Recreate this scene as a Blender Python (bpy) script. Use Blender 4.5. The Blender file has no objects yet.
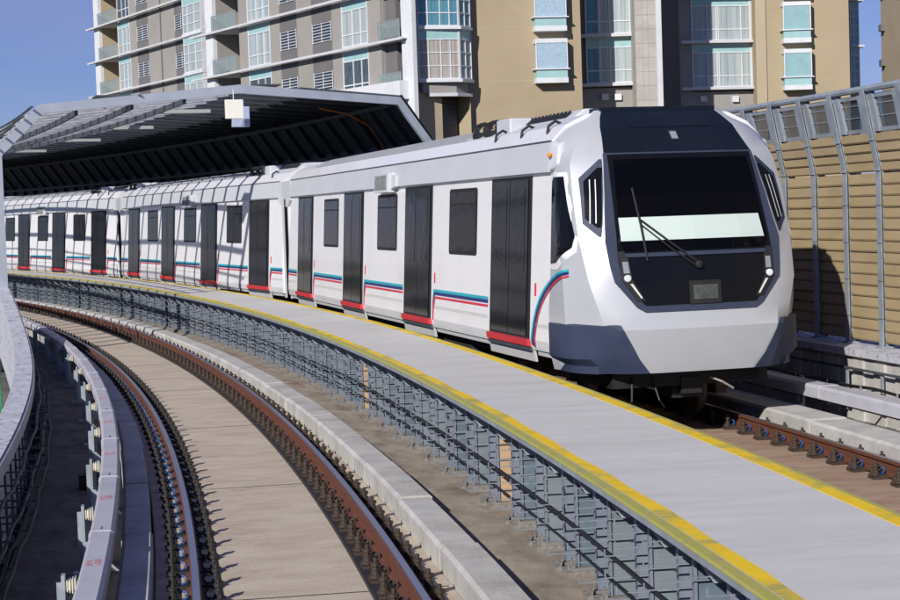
import bpy, math, random
from mathutils import Vector, Matrix
random.seed(7)
S = bpy.context.scene
COL = S.collection
D2R = math.pi / 180
# ------------------------------------------------------------------ camera
CAMZ = 2.608                      # eye height above the head of the near rails
FPX, PITCH, ROLL = 1744.97, -2.9413 * D2R, 1.9387 * D2R
cam = bpy.data.objects.new('camera', bpy.data.cameras.new('camera'))
COL.objects.link(cam); S.camera = cam
cam.data.sensor_width = 36; cam.data.lens = FPX / 900 * 36
cam.data.clip_start = .1; cam.data.clip_end = 4000
_F = Vector((0, math.cos(PITCH), math.sin(PITCH))); _U = Vector((0, -math.sin(PITCH), math.cos(PITCH))); _R = Vector((1, 0, 0))
_c, _s = math.cos(ROLL), math.sin(ROLL)
RV = _R * _c - _U * _s; UV = _R * _s + _U * _c
cam.matrix_world = Matrix(((RV.x, UV.x, -_F.x, 0), (RV.y, UV.y, -_F.y, 0), (RV.z, UV.z, -_F.z, CAMZ), (0, 0, 0, 1)))
# ------------------------------------------------------------------ sky and sun
SUN_AZ, SUN_EL = 27.0, 27.5       # light travels towards azimuth 27 deg right of the view axis, 27.5 deg down
w = bpy.data.worlds.new('World'); S.world = w; w.use_nodes = True
nt = w.node_tree; N = nt.nodes; L = nt.links
bg = N['Background']; sky = N.new('ShaderNodeTexSky'); sky.sky_type = 'NISHITA'; sky.sun_disc = False
sky.sun_elevation = math.radians(SUN_EL); sky.sun_rotation = math.radians(180 + SUN_AZ)
sky.air_density = 1.0; sky.dust_density = .0; sky.ozone_density = 3.0; sky.altitude = 200
tc = N.new('ShaderNodeTexCoord'); mp = N.new('ShaderNodeMapping'); mp.inputs['Scale'].default_value = (2.2, 2.2, 9)
no = N.new('ShaderNodeTexNoise'); no.inputs['Scale'].default_value = 1.6; no.inputs['Detail'].default_value = 6
cr = N.new('ShaderNodeValToRGB'); cr.color_ramp.elements[0].position = .44; cr.color_ramp.elements[1].position = .74
mx = N.new('ShaderNodeMixRGB'); mx.inputs['Color2'].default_value = (7.0, 6.2, 8.6, 1)
ml = N.new('ShaderNodeMath'); ml.operation = 'MULTIPLY'; ml.inputs[1].default_value = .55
L.new(tc.outputs['Generated'], mp.inputs['Vector']); L.new(mp.outputs[0], no.inputs['Vector']); L.new(no.outputs['Fac'], cr.inputs['Fac'])
L.new(cr.outputs['Color'], ml.inputs[0]); L.new(ml.outputs[0], mx.inputs['Fac'])
tn = N.new('ShaderNodeMixRGB'); tn.blend_type = 'MULTIPLY'; tn.inputs['Fac'].default_value = 1; tn.inputs['Color2'].default_value = (.66, .73, 1.25, 1)
L.new(sky.outputs[0], tn.inputs['Color1']); L.new(tn.outputs[0], mx.inputs['Color1']); L.new(mx.outputs[0], bg.inputs['Color']); bg.inputs['Strength'].default_value = .06
sl = bpy.data.lights.new('sun', 'SUN'); sl.energy = 5.0; sl.angle = .5 * D2R; sl.color = (1, .95, .87)
so = bpy.data.objects.new('sun', sl); COL.objects.link(so)
sd = Vector((math.sin(SUN_AZ * D2R) * math.cos(SUN_EL * D2R), math.cos(SUN_AZ * D2R) * math.cos(SUN_EL * D2R), -math.sin(SUN_EL * D2R)))
so.rotation_euler = sd.to_track_quat('-Z', 'Y').to_euler(); so.location = (-20, -30, 40)
S.view_settings.view_transform = 'Standard'; S.view_settings.look = 'None'; S.view_settings.exposure = 0.06; S.view_settings.gamma = 1
S.view_settings.use_curve_mapping = False
S.cycles.max_bounces = 6; S.cycles.diffuse_bounces = 3; S.cycles.glossy_bounces = 3; S.cycles.transparent_max_bounces = 12
S.cycles.use_denoising = True; S.cycles.caustics_reflective = False; S.cycles.caustics_refractive = False

# ------------------------------------------------------------------ helpers
class MB:
    def __init__(s): s.v = []; s.f = []; s.m = []; s.uv = []; s.mi = 0
    def add(s, vs, fs, uvs=None):
        o = len(s.v); s.v += [tuple(v) for v in vs]
        for k, f in enumerate(fs):
            s.f.append(tuple(i + o for i in f)); s.m.append(s.mi)
            s.uv.append(uvs[k] if uvs else [(vs[i][0], vs[i][1]) for i in f])
    def hexa(s, p):     # 8 points: bottom 4 ccw, top 4 ccw
        s.add(p, [(3, 2, 1, 0), (4, 5, 6, 7), (0, 1, 5, 4), (1, 2, 6, 5), (2, 3, 7, 6), (3, 0, 4, 7)])
    def box(s, x0, x1, y0, y1, z0, z1, M=None):
        p = [Vector(q) for q in ((x0, y0, z0), (x1, y0, z0), (x1, y1, z0), (x0, y1, z0), (x0, y0, z1), (x1, y0, z1), (x1, y1, z1), (x0, y1, z1))]
        if M is not None: p = [M @ q for q in p]
        s.hexa(p)
    def cbox(s, c, sz, M=None): s.box(c[0] - sz[0] / 2, c[0] + sz[0] / 2, c[1] - sz[1] / 2, c[1] + sz[1] / 2, c[2] - sz[2] / 2, c[2] + sz[2] / 2, M)
    def tube(s, pts, r, n=8, r2=None, cap=True):
        pts = [Vector(p) for p in pts]; vs = []; K = len(pts)
        for i, p in enumerate(pts):
            t = (pts[min(i + 1, K - 1)] - pts[max(i - 1, 0)]).normalized()
            a = t.cross(Vector((0, 0, 1)))
            if a.length < .05: a = t.cross(Vector((1, 0, 0)))
            a.normalize(); b = t.cross(a)
            rr = r if r2 is None else r + (r2 - r) * i / max(K - 1, 1)
            for k in range(n): g = 2 * math.pi * k / n; vs.append(p + a * rr * math.cos(g) + b * rr * math.sin(g))
        fs = [(i * n + k, i * n + (k + 1) % n, (i + 1) * n + (k + 1) % n, (i + 1) * n + k) for i in range(K - 1) for k in range(n)]
        if cap: fs += [tuple(range(n))[::-1], tuple(range((K - 1) * n, K * n))]
        s.add(vs, fs)
    def lathe(s, c, prof, n=10, M=None):   # prof [(r,z)]
        vs = []
        for r, z in prof:
            for k in range(n): g = 2 * math.pi * k / n; vs.append(Vector((c[0] + r * math.cos(g), c[1] + r * math.sin(g), c[2] + z)))
        if M is not None: vs = [M @ v for v in vs]
        K = len(prof)
        fs = [(i * n + k, i * n + (k + 1) % n, (i + 1) * n + (k + 1) % n, (i + 1) * n + k) for i in range(K - 1) for k in range(n)]
        fs += [tuple(range(n))[::-1], tuple(range((K - 1) * n, K * n))]
        s.add(vs, fs)
    def poly(s, pts, thick, nrm):           # flat polygon with thickness along nrm
        n = len(pts); a = [Vector(p) for p in pts]; b = [p + Vector(nrm) * thick for p in a]
        s.add(a + b, [tuple(range(n))[::-1], tuple(range(n, 2 * n))] + [(i, (i + 1) % n, n + (i + 1) % n, n + i) for i in range(n)])
    def build(s, name, mats, parent=None, smooth=False, bevel=0, M=None):
        me = bpy.data.meshes.new(name)
        me.from_pydata(s.v, [], s.f)
        for m in (mats if isinstance(mats, (list, tuple)) else [mats]): me.materials.append(m)
        me.polygons.foreach_set('material_index', s.m)
        ul = me.uv_layers.new(name='uv'); flat = []
        for u in s.uv:
            for q in u: flat += [q[0], q[1]]
        ul.data.foreach_set('uv', flat)
        if smooth:
            me.polygons.foreach_set('use_smooth', [True] * len(me.polygons))
            try: me.set_sharp_from_angle(angle=(35 if smooth is True else smooth) * D2R)
            except Exception: pass
        me.update()
        o = bpy.data.objects.new(name, me); COL.objects.link(o)
        if parent is not None: o.parent = parent
        if M is not None: o.matrix_world = M
        if bevel:
            b = o.modifiers.new('b', 'BEVEL'); b.width = bevel; b.segments = 2; b.limit_method = 'ANGLE'
        return o
def tag(o, label=None, cat=None, group=None, kind=None):
    if label: o['label'] = label
    if cat: o['category'] = cat
    if group: o['group'] = group
    if kind: o['kind'] = kind
    return o
def empty(name, M=None):
    o = bpy.data.objects.new(name, None); COL.objects.link(o); o.empty_display_size = .2
    if M is not None: o.matrix_world = M
    return o
def copy_tree(o, parent=None):
    c = o.copy(); COL.objects.link(c); c.parent = parent
    for ch in list(o.children): copy_tree(ch, c)
    return c
# ---- curved line: every track element is concentric with this centre
CX, CY = -169.3685, -14.0076
def P(R, th, z=0.0): a = th * D2R; return Vector((CX + R * math.cos(a), CY + R * math.sin(a), z))
def FR(R, th, z=0.0):
    """local frame: X outward (radial), Y along the line (away), Z up"""
    a = th * D2R; c, s_ = math.cos(a), math.sin(a); p = P(R, th, z)
    return Matrix(((c, -s_, 0, p.x), (s_, c, 0, p.y), (0, 0, 1, p.z), (0, 0, 0, 1)))
def sweep(mb, prof, th0, th1, step=.35, cap=True, dz=None):
    """closed profile [(R,z)] clockwise or not, swept along the arc; UV = (arc length, profile length)"""
    K = max(1, int(math.ceil(abs(th1 - th0) / step))); n = len(prof); o = []
    for i in range(K + 1):
        th = th0 + (th1 - th0) * i / K
        for R, z in prof: o.append(P(R, th, z + (dz(th) if dz else 0)))
    ln = [0]
    for k in range(n):
        a, b = prof[k], prof[(k + 1) % n]; ln.append(ln[-1] + math.hypot(a[0] - b[0], a[1] - b[1]))
    fs = []; uv = []
    for i in range(K):
        u0 = (th0 + (th1 - th0) * i / K) * 3; u1 = (th0 + (th1 - th0) * (i + 1) / K) * 3
        for k in range(n):
            k2 = (k + 1) % n
            fs.append((i * n + k, (i + 1) * n + k, (i + 1) * n + k2, i * n + k2)); uv.append([(u0, ln[k]), (u1, ln[k]), (u1, ln[k + 1]), (u0, ln[k + 1])])
    if cap:
        fs += [tuple(range(n)), tuple(range(K * n, (K + 1) * n))[::-1]]; uv += [[(0, 0)] * n, [(0, 0)] * n]
    mb.add(o, fs, uv)
def rect(R0, R1, z0, z1): return [(R0, z0), (R1, z0), (R1, z1), (R0, z1)]
def bbox(R0, R1, z0, z1, b=.02): return [(R0, z0), (R1, z0), (R1, z1 - b), (R1 - b, z1), (R0 + b, z1), (R0, z1 - b)]

# ------------------------------------------------------------------ materials
def mat(name, col, rough=.6, metal=0, var=.15, scale=3, bump=0, bscale=40, spec=.5, coat=0, col2=None, stretch=None, uv=False, dirt=None, dscale=1.2, dlo=.5, dhi=.7, rvar=0, alpha=None, emit=None):
    m = bpy.data.materials.new(name); m.use_nodes = True; t = m.node_tree; n = t.nodes; l = t.links
    b = n['Principled BSDF']; b.inputs['Roughness'].default_value = rough; b.inputs['Metallic'].default_value = metal
    b.inputs['Specular IOR Level'].default_value = spec; b.inputs['Coat Weight'].default_value = coat
    tcn = n.new('ShaderNodeTexCoord'); src = tcn.outputs['UV' if uv else 'Object']
    mpn = n.new('ShaderNodeMapping'); mpn.inputs['Scale'].default_value = stretch or (1, 1, 1); l.new(src, mpn.inputs['Vector'])
    nz = n.new('ShaderNodeTexNoise'); nz.inputs['Scale'].default_value = scale; nz.inputs['Detail'].default_value = 7; nz.inputs['Roughness'].default_value = .62
    l.new(mpn.outputs[0], nz.inputs['Vector'])
    rp = n.new('ShaderNodeValToRGB'); rp.color_ramp.elements[0].position = .3; rp.color_ramp.elements[1].position = .72
    c2 = col2 or tuple(c * (1 - var) for c in col); c1 = tuple(min(1, c * (1 + var * .5)) for c in col) if not col2 else col
    rp.color_ramp.elements[0].color = (*c2, 1); rp.color_ramp.elements[1].color = (*c1, 1)
    l.new(nz.outputs['Fac'], rp.inputs['Fac']); out = rp.outputs['Color']
    if dirt:
        n2 = n.new('ShaderNodeTexNoise'); n2.inputs['Scale'].default_value = dscale; n2.inputs['Detail'].default_value = 9; n2.inputs['Roughness'].default_value = .7
        l.new(mpn.outputs[0], n2.inputs['Vector'])
        r2 = n.new('ShaderNodeValToRGB'); r2.color_ramp.elements[0].position = dlo; r2.color_ramp.elements[1].position = dhi
        l.new(n2.outputs['Fac'], r2.inputs['Fac']); mxn = n.new('ShaderNodeMixRGB'); mxn.inputs['Color2'].default_value = (*dirt, 1)
        l.new(r2.outputs['Color'], mxn.inputs['Fac']); l.new(out, mxn.inputs['Color1']); out = mxn.outputs['Color']
    l.new(out, b.inputs['Base Color'])
    if rvar:
        mr = n.new('ShaderNodeMapRange'); mr.inputs['To Min'].default_value = max(0, rough - rvar); mr.inputs['To Max'].default_value = min(1, rough + rvar)
        l.new(nz.outputs['Fac'], mr.inputs['Value']); l.new(mr.outputs[0], b.inputs['Roughness'])
    if bump:
        n3 = n.new('ShaderNodeTexNoise'); n3.inputs['Scale'].default_value = bscale; n3.inputs['Detail'].default_value = 5
        l.new(mpn.outputs[0], n3.inputs['Vector']); bp = n.new('ShaderNodeBump'); bp.inputs['Strength'].default_value = bump; bp.inputs['Distance'].default_value = .02
        l.new(n3.outputs['Fac'], bp.inputs['Height']); l.new(bp.outputs[0], b.inputs['Normal'])
    if alpha is not None: b.inputs['Alpha'].default_value = alpha
    if emit: b.inputs['Emission Color'].default_value = (*emit[0], 1); b.inputs['Emission Strength'].default_value = emit[1]
    return m
M = {}
M['conc'] = mat('light_concrete', (.50, .49, .47), .85, var=.22, scale=2.5, bump=.25, bscale=30, dirt=(.27, .25, .23), dscale=1.3, dlo=.5, dhi=.8)
M['walk'] = mat('walkway_concrete', (.58, .572, .555), .85, var=.10, scale=2.6, bump=.15, bscale=60, uv=True, stretch=(1.6, .35, 1), dirt=(.44, .43, .41), dscale=1.1, dlo=.5, dhi=.8)
M['slab'] = mat('track_concrete', (.57, .50, .41), .88, scale=1.6, col2=(.43, .35, .27), bump=.4, bscale=45, uv=True, stretch=(2.0, .8, 1), dirt=(.30, .19, .12), dscale=1.1, dlo=.53, dhi=.82)
M['slabr'] = mat('rust_stained_concrete', (.42, .31, .23), .88, scale=1.4, col2=(.28, .18, .12), bump=.3, bscale=45, uv=True, stretch=(2.4, .7, 1), dirt=(.20, .10, .06), dscale=1.5, dlo=.5, dhi=.75)
M['joint'] = mat('joint_sealant', (.07, .055, .045), .9)
M['slab2'] = mat('side_slab_concrete', (.40, .345, .28), .88, scale=1.4, col2=(.22, .18, .145), bump=.3, bscale=35, uv=True, stretch=(1.2, 2, 1), dirt=(.13, .09, .07), dscale=.8, dlo=.5, dhi=.7)
M['gutter'] = mat('gutter_concrete', (.16, .15, .14), .9, var=.4, scale=1.4, bump=.3, bscale=30, uv=True, stretch=(1, 2, 1), dirt=(.07, .065, .06), dscale=1.3, dlo=.45, dhi=.62)
M['parapet'] = mat('parapet_concrete', (.52, .53, .60), .8, var=.18, scale=3, bump=.2, bscale=40, dirt=(.16, .15, .17), dscale=9, dlo=.54, dhi=.62)
M['rust'] = mat('rusty_rail_side', (.17, .055, .028), .75, col2=(.085, .030, .017), scale=5, bump=.3, bscale=60, uv=True, stretch=(.6, 8, 1))
M['railtop'] = mat('polished_rail_head', (.50, .48, .55), .30, metal=.9, var=.1, scale=2, uv=True, stretch=(.3, 4, 1))
M['rustdark'] = mat('rail_rim', (.10, .05, .035), .6, var=.3, scale=8)
M['fast'] = mat('rusty_fastener', (.060, .038, .027), .7, col2=(.022, .015, .012), scale=25, bump=.3, bscale=90)
M['fastdark'] = mat('dark_fastener', (.028, .026, .025), .6, col2=(.012, .011, .010), scale=25)
M['steelbolt'] = mat('steel_bolt', (.42, .38, .35), .45, metal=.6, var=.3, scale=30)
M['blueclip'] = mat('blue_rail_clip', (.012, .075, .26), .45, var=.25, scale=30)
M['yclip'] = mat('yellow_insulator', (.45, .45, .05), .5, var=.2, scale=30)
M['galv'] = mat('galvanised_steel', (.37, .42, .48), .5, metal=.3, var=.28, scale=6, rvar=.12, dirt=(.22, .24, .26), dscale=3)
M['galvblue'] = mat('rack_panel_steel', (.155, .21, .265), .6, metal=.1, col2=(.09, .13, .17), scale=2.4, rvar=.1, dirt=(.34, .38, .38), dscale=1.5, dlo=.5, dhi=.75)
M['galvdark'] = mat('dark_blue_steel', (.075, .09, .105), .6, metal=.2, var=.3, scale=2)
M['orange'] = mat('primed_orange_panel', (.50, .34, .20), .6, var=.2, scale=4)
M['cover'] = mat('third_rail_cover', (.47, .47, .53), .42, var=.12, scale=3, rvar=.08, dirt=(.33, .33, .37), dscale=2.5, dlo=.55, dhi=.8)
M['redprint'] = mat('red_print', (.58, .20, .24), .6)
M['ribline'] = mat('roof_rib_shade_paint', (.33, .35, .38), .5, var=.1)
M['galvgreen'] = mat('rack_panel_grey_green', (.23, .275, .30), .6, metal=.1, col2=(.14, .18, .21), scale=2.4, rvar=.1)
M['padc'] = mat('grout_pad', (.24, .225, .21), .85, var=.35, scale=12, dirt=(.10, .09, .08), dscale=9)
M['galvlav'] = mat('lavender_steel', (.22, .25, .32), .5, metal=.2, var=.2, scale=5)
M['gapshade'] = mat('gap_shade_black', (.03, .036, .042), .8, var=.3, scale=2)  # near-black so the gap below the deck looks shaded: shade in the colour
M['rackarm'] = mat('rack_arm_steel', (.25, .29, .345), .5, metal=.2, var=.25, scale=8)
M['insul'] = mat('porcelain_insulator', (.72, .69, .58), .35, var=.1)
M['cable'] = mat('black_cable', (.012, .012, .014), .55, var=.2)
M['ocable'] = mat('orange_cable', (.6, .16, .03), .5, var=.2)
M['yellow'] = mat('yellow_edge_paint', (.82, .55, .008), .75, var=.08, scale=4, bump=.15, bscale=60, dirt=(.40, .36, .09), dscale=1.6, dlo=.50, dhi=.62)
M['nosing'] = mat('ribbed_yellow_nosing', (.42, .40, .10), .7, var=.2, scale=5, dirt=(.28, .28, .16), dscale=5, dlo=.5, dhi=.65)
M['white'] = mat('white_train_paint', (.78, .78, .80), .32, var=.03, scale=.8, coat=.3, dirt=(.66, .65, .65), dscale=1.2, dlo=.5, dhi=.9)
M['silver'] = mat('silver_train_paint', (.45, .47, .51), .36, metal=.1, var=.06, scale=.7, coat=.3, rvar=.05, dirt=(.38, .40, .43), dscale=1.2, dlo=.5, dhi=.85)
M['lower'] = mat('lower_body_paint', (.60, .60, .60), .4, var=.1, scale=1.5, dirt=(.47, .45, .41), dscale=1.5, dlo=.5, dhi=.8)
M['roofp'] = mat('roof_paint', (.55, .57, .62), .45, var=.08, scale=1.5, dirt=(.40, .41, .43), dscale=2, dlo=.5, dhi=.8)
M['gutp'] = mat('roof_edge_paint', (.53, .56, .60), .4, var=.06, scale=1)
M['black'] = mat('black_mask', (.006, .007, .010), .2, var=.2, scale=2, spec=.22, rvar=.03)
M['cap'] = mat('dark_blue_roof_cap', (.008, .012, .021), .22, var=.15, scale=2, spec=.22)
M['frame'] = mat('slate_blue_frame', (.040, .050, .085), .4, var=.12, scale=2, spec=.3)
M['skirt'] = mat('dark_blue_skirt', (.038, .050, .092), .5, var=.2, scale=1.5, spec=.2, rvar=.05)
M['mattblack'] = mat('matt_black_lamp_glass', (.006, .007, .010), .12, var=.2, spec=.1)
M['glass'] = mat('dark_windscreen', (.002, .002, .003), .06, var=0, spec=.15)
M['wing'] = mat('dark_window_glass', (.004, .0045, .006), .06, var=.2, spec=.16, bump=.3, bscale=2.6, stretch=(1.2, 1, 1))
M['doorm'] = mat('dark_door_panel', (.008, .009, .011), .09, var=.25, scale=3, spec=.17, bump=.05, bscale=2.0, stretch=(1.2, 1, 1))
M['rubber'] = mat('black_rubber', (.012, .012, .013), .7, var=.2)
M['under'] = mat('underframe_black', (.022, .020, .019), .75, var=.4, scale=8, bump=.3, bscale=30)
M['urust'] = mat('bogie_brown', (.17, .115, .085), .7, var=.4, scale=9)
M['red'] = mat('red_sill', (.62, .045, .055), .5, var=.08)
M['redst'] = mat('red_stripe', (.60, .02, .05), .45, var=.05)
M['teal'] = mat('teal_stripe', (.01, .36, .44), .45, var=.05)
M['navy'] = mat('navy_stripe', (.012, .02, .15), .45, var=.05)
M['blind'] = mat('pale_mint_sunblind', (.54, .645, .615), .55, var=.08, scale=.9)
M['lens'] = mat('headlight_lens', (.72, .75, .78), .2, var=.15, scale=40, spec=.6)
M['dlens'] = mat('grey_lens', (.25, .28, .32), .25, var=.15, scale=30)
M['led'] = mat('grey_led_display', (.36, .38, .38), .6, col2=(.07, .08, .08), scale=28)
M['dispdark'] = mat('dark_display', (.085, .10, .09), .5, col2=(.04, .048, .045), scale=18)
M['amber'] = mat('amber_lens', (.75, .28, .03), .3)
M['wood'] = mat('tan_noise_panel', (.38, .30, .175), .8, col2=(.28, .21, .12), scale=1.5, stretch=(1, 1, 3), bump=.1, dirt=(.27, .20, .12), dscale=3, dlo=.5, dhi=.8)
M['clear'] = mat('clear_barrier_pane', (.045, .07, .10), .12, var=.2, alpha=.6)
M['framelit'] = mat('sunlit_frame_paint', (.60, .66, .74), .5, var=.12, scale=2)  # pale tone stands in for sun the skewed end frame barely catches
M['slat'] = mat('roof_beam_paint', (.78, .80, .86), .5, metal=.1, var=.25, scale=1.2, dirt=(.35, .36, .40), dscale=2)
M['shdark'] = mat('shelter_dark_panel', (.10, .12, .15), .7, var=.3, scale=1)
M['lampbox'] = mat('lamp_housing', (.34, .38, .38), .5, var=.08)
M['lightbox'] = mat('white_box', (.75, .74, .68), .5, var=.04)
M['bluebox'] = mat('pale_blue_box', (.36, .42, .58), .5, var=.06)
M['ground'] = mat('distant_ground', (.08, .11, .05), .9, col2=(.12, .11, .09), scale=.03)

exec_order = 0
# ------------------------------------------------------------------ setting: ground, viaduct
g = MB(); g.add([(-2500, -2500, -14), (2500, -2500, -14), (2500, 2500, -14), (-2500, 2500, -14)], [(0, 1, 2, 3)])
tag(g.build('ground', M['ground']), kind='structure')
T0, T1 = 2.0, 40.0
g = MB(); sweep(g, [(167.4, -1.6), (179.6, -1.6), (179.6, -.62), (167.4, -.62)], T0, T1, .5); tag(g.build('viaduct_deck', M['gutter']), kind='structure')
# near track slab, with open joints between the cast lengths
JT = 1.815; J0 = 10.86 - 5 * JT
g = MB()
for k in range(17): a = J0 + k * JT; sweep(g, bbox(169.24, 171.452, -.61, -.2, .012), a + .006, a + JT - .006, .3)
for k in range(17):
    a = J0 + k * JT; g.mi = 1; sweep(g, rect(169.26, 171.42, -.204, -.1985), a - .0035, a + .0035, 1)
tag(g.build('near_track_slab', [M['slab'], M['joint']]), kind='structure')
g = MB(); sweep(g, rect(171.44, 171.765, -.61, -.26), T0, T1, .5); tag(g.build('curb_footing', M['slab2']), kind='structure')
g = MB(); sweep(g, rect(171.77, 173.0, -.61, -.205), T0, T1, .4); tag(g.build('service_path', M['slab2']), kind='structure')
g = MB()
for k in range(16): a = J0 + .7 + k * JT; sweep(g, bbox(173.3, 176.9, -.61, -.25, .012), a + .006, a + JT - .006, .3)
tag(g.build('far_track_slab', M['slabr']), kind='structure')
g = MB(); sweep(g, rect(168.0, 169.2, -.61, -.33), T0, T1, .4); tag(g.build('drain_floor', M['gutter']), kind='structure')
g = MB(); sweep(g, rect(176.92, 178.7, -.61, -.35), T0, T1, .4); tag(g.build('far_drain_floor', M['gutter']), kind='structure')

# ------------------------------------------------------------------ curbs (cast segments)
def curb(name, label, R0, R1, z0, z1, seg, off, ta, tb, jit=.012, m='conc'):
    root = empty(name); tag(root, label, 'curb')
    a = off
    while a < tb:
        if a + seg > ta:
            j = random.uniform(-jit, jit); h = random.uniform(-jit, jit) * .6
            q = MB(); sweep(q, [(R0 + j, z0), (R1 + j, z0), (R1 + j, z1 + h - .018), (R1 + j - .02, z1 + h), (R0 + j + .03, z1 + h), (R0 + j, z1 + h - .03)], a + .008, a + seg - .008, .25)
            q.build('curb_segment', M[m], root)
        a += seg
curb('concrete_curb', 'pale concrete curb in cast lengths between the near rails and the cable racks', 171.45, 171.765, -.255, 0.0, .78, 3.0, 4, 36)
curb('concrete_curb', 'shaded concrete curb beside the grey conductor cover on the left', 168.975, 169.225, -.32, .0, .95, 3.05, 5, 36)
curb('concrete_curb', 'pale concrete curb behind the rail in front of the train', 176.90, 177.38, -.34, .01, .9, 4.0, 8, 30)

# ------------------------------------------------------------------ rails with fasteners
def rail_profile(R, z):
    return [(R - .07, z - .165), (R + .07, z - .165), (R + .07, z - .15), (R + .012, z - .13), (R + .010, z - .045), (R + .036, z - .034), (R + .036, z - .008), (R + .026, z),
            (R - .026, z), (R - .036, z - .008), (R - .036, z - .034), (R - .010, z - .045), (R - .012, z - .13), (R - .07, z - .15)]
def make_rail(label, R, z, ta, tb, group):
    q = MB(); prof = rail_profile(R, z); sweep(q, prof, ta, tb, .2)
    n = len(prof); K = (len(q.f) - 2) // n
    for i in range(K):
        for k in (7,): q.m[i * n + k] = 1
        for k in (6, 8): q.m[i * n + k] = 2
    o = q.build('rail', [M['rust'], M['railtop'], M['rustdark']]); tag(o, label, 'rail', group); return o
def fastener_mb(kind):
    """local: X radial outward, Y along; origin on rail axis at foot level. kind 0 rusty, 1 blue clip on inner(-X) side dark, 2 far track"""
    a = MB(); a.mi = 0
    a.box(-.21, .21, -.085, .085, -.034, -.006); a.box(-.17, .17, -.06, .06, -.006, .012)
    for sx in (-1, 1):
        a.mi = 0
        x = sx * .165
        a.lathe((x, .02 * sx, .0), [(.05, 0), (.05, .02), (.034, .026), (.034, .06), (.026, .064), (.026, .09), (.038, .094), (.038, .118), (.016, .122), (.016, .15), (.010, .154)], 8)
        a.lathe((x - sx * .0, -.075 * sx, -.02), [(.036, 0), (.036, .03), (.02, .034), (.02, .08), (.012, .085)], 7)
        a.mi = 1 if (kind != 1 or sx < 0) and (kind != 2 or sx < 0) else 0    # spring clip: open ring standing beside the rail foot
        pts = []
        for k in range(12):
            t = (.15 + k / 11 * 1.45) * math.pi; pts.append((sx * (.095 + .030 * math.cos(t)), .020 * math.cos(t * .5), .048 + .030 * math.sin(t)))
        a.tube(pts, .0085 if kind == 0 else .0095, 6)
        if kind and sx < 0: a.mi = 2; a.cbox((sx * .07, .05, .03), (.025, .022, .02))
    return a
def fasten(root, R, zfoot, ta, tb, kind, off=0.0, dth=.1855):
    mats = {0: [M['fast'], M['fast'], M['fast']], 1: [M['fastdark'], M['blueclip'], M['yclip']], 2: [M['fast'], M['blueclip'], M['fastdark']]}[kind]
    first = None; th = ta + off; k = 0
    while th < tb and k < 100:
        Mx = FR(R, th, zfoot) @ Matrix.Rotation(random.uniform(-.05, .05), 4, 'Z')
        if first is None: first = fastener_mb(kind).build('rail_fastener', mats, root, smooth=True); o = first
        else: o = first.copy(); COL.objects.link(o)
        o.matrix_world = Mx; th += dth; k += 1
RL = 170.2993
G1 = 'rails of the near track'; G2 = 'rails of the far track'
r = make_rail('left rail of the near track, shiny head and orange rust side with blue clips', RL - .7525, -.04, 5, 36, G1); fasten(r, RL - .7525, -.185, 8.3, 27, 1)
r = make_rail('right rail of the near track, shiny head and brown rust side beside the pale curb', RL + .7525, .04, 5, 36, G1); fasten(r, RL + .7525, -.135, 8.3, 27, 0, .06)
q = MB(); sweep(q, rect(RL + .52, RL + .98, -.205, -.165), 5, 36, .3); q.build('bearing_strip', M['fastdark'], r)
r = make_rail('brown rail with blue clips running under the front right of the train', 176.62, -.06, 7, 36, G2); fasten(r, 176.62, -.215, 9.5, 14, 2, .1, .175)
r = make_rail('rail of the far track hidden in the shade between train and walkway', 175.11, -.06, 6, 36, G2); fasten(r, 175.11, -.215, 8.5, 12, 2, .1, .175)

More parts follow.
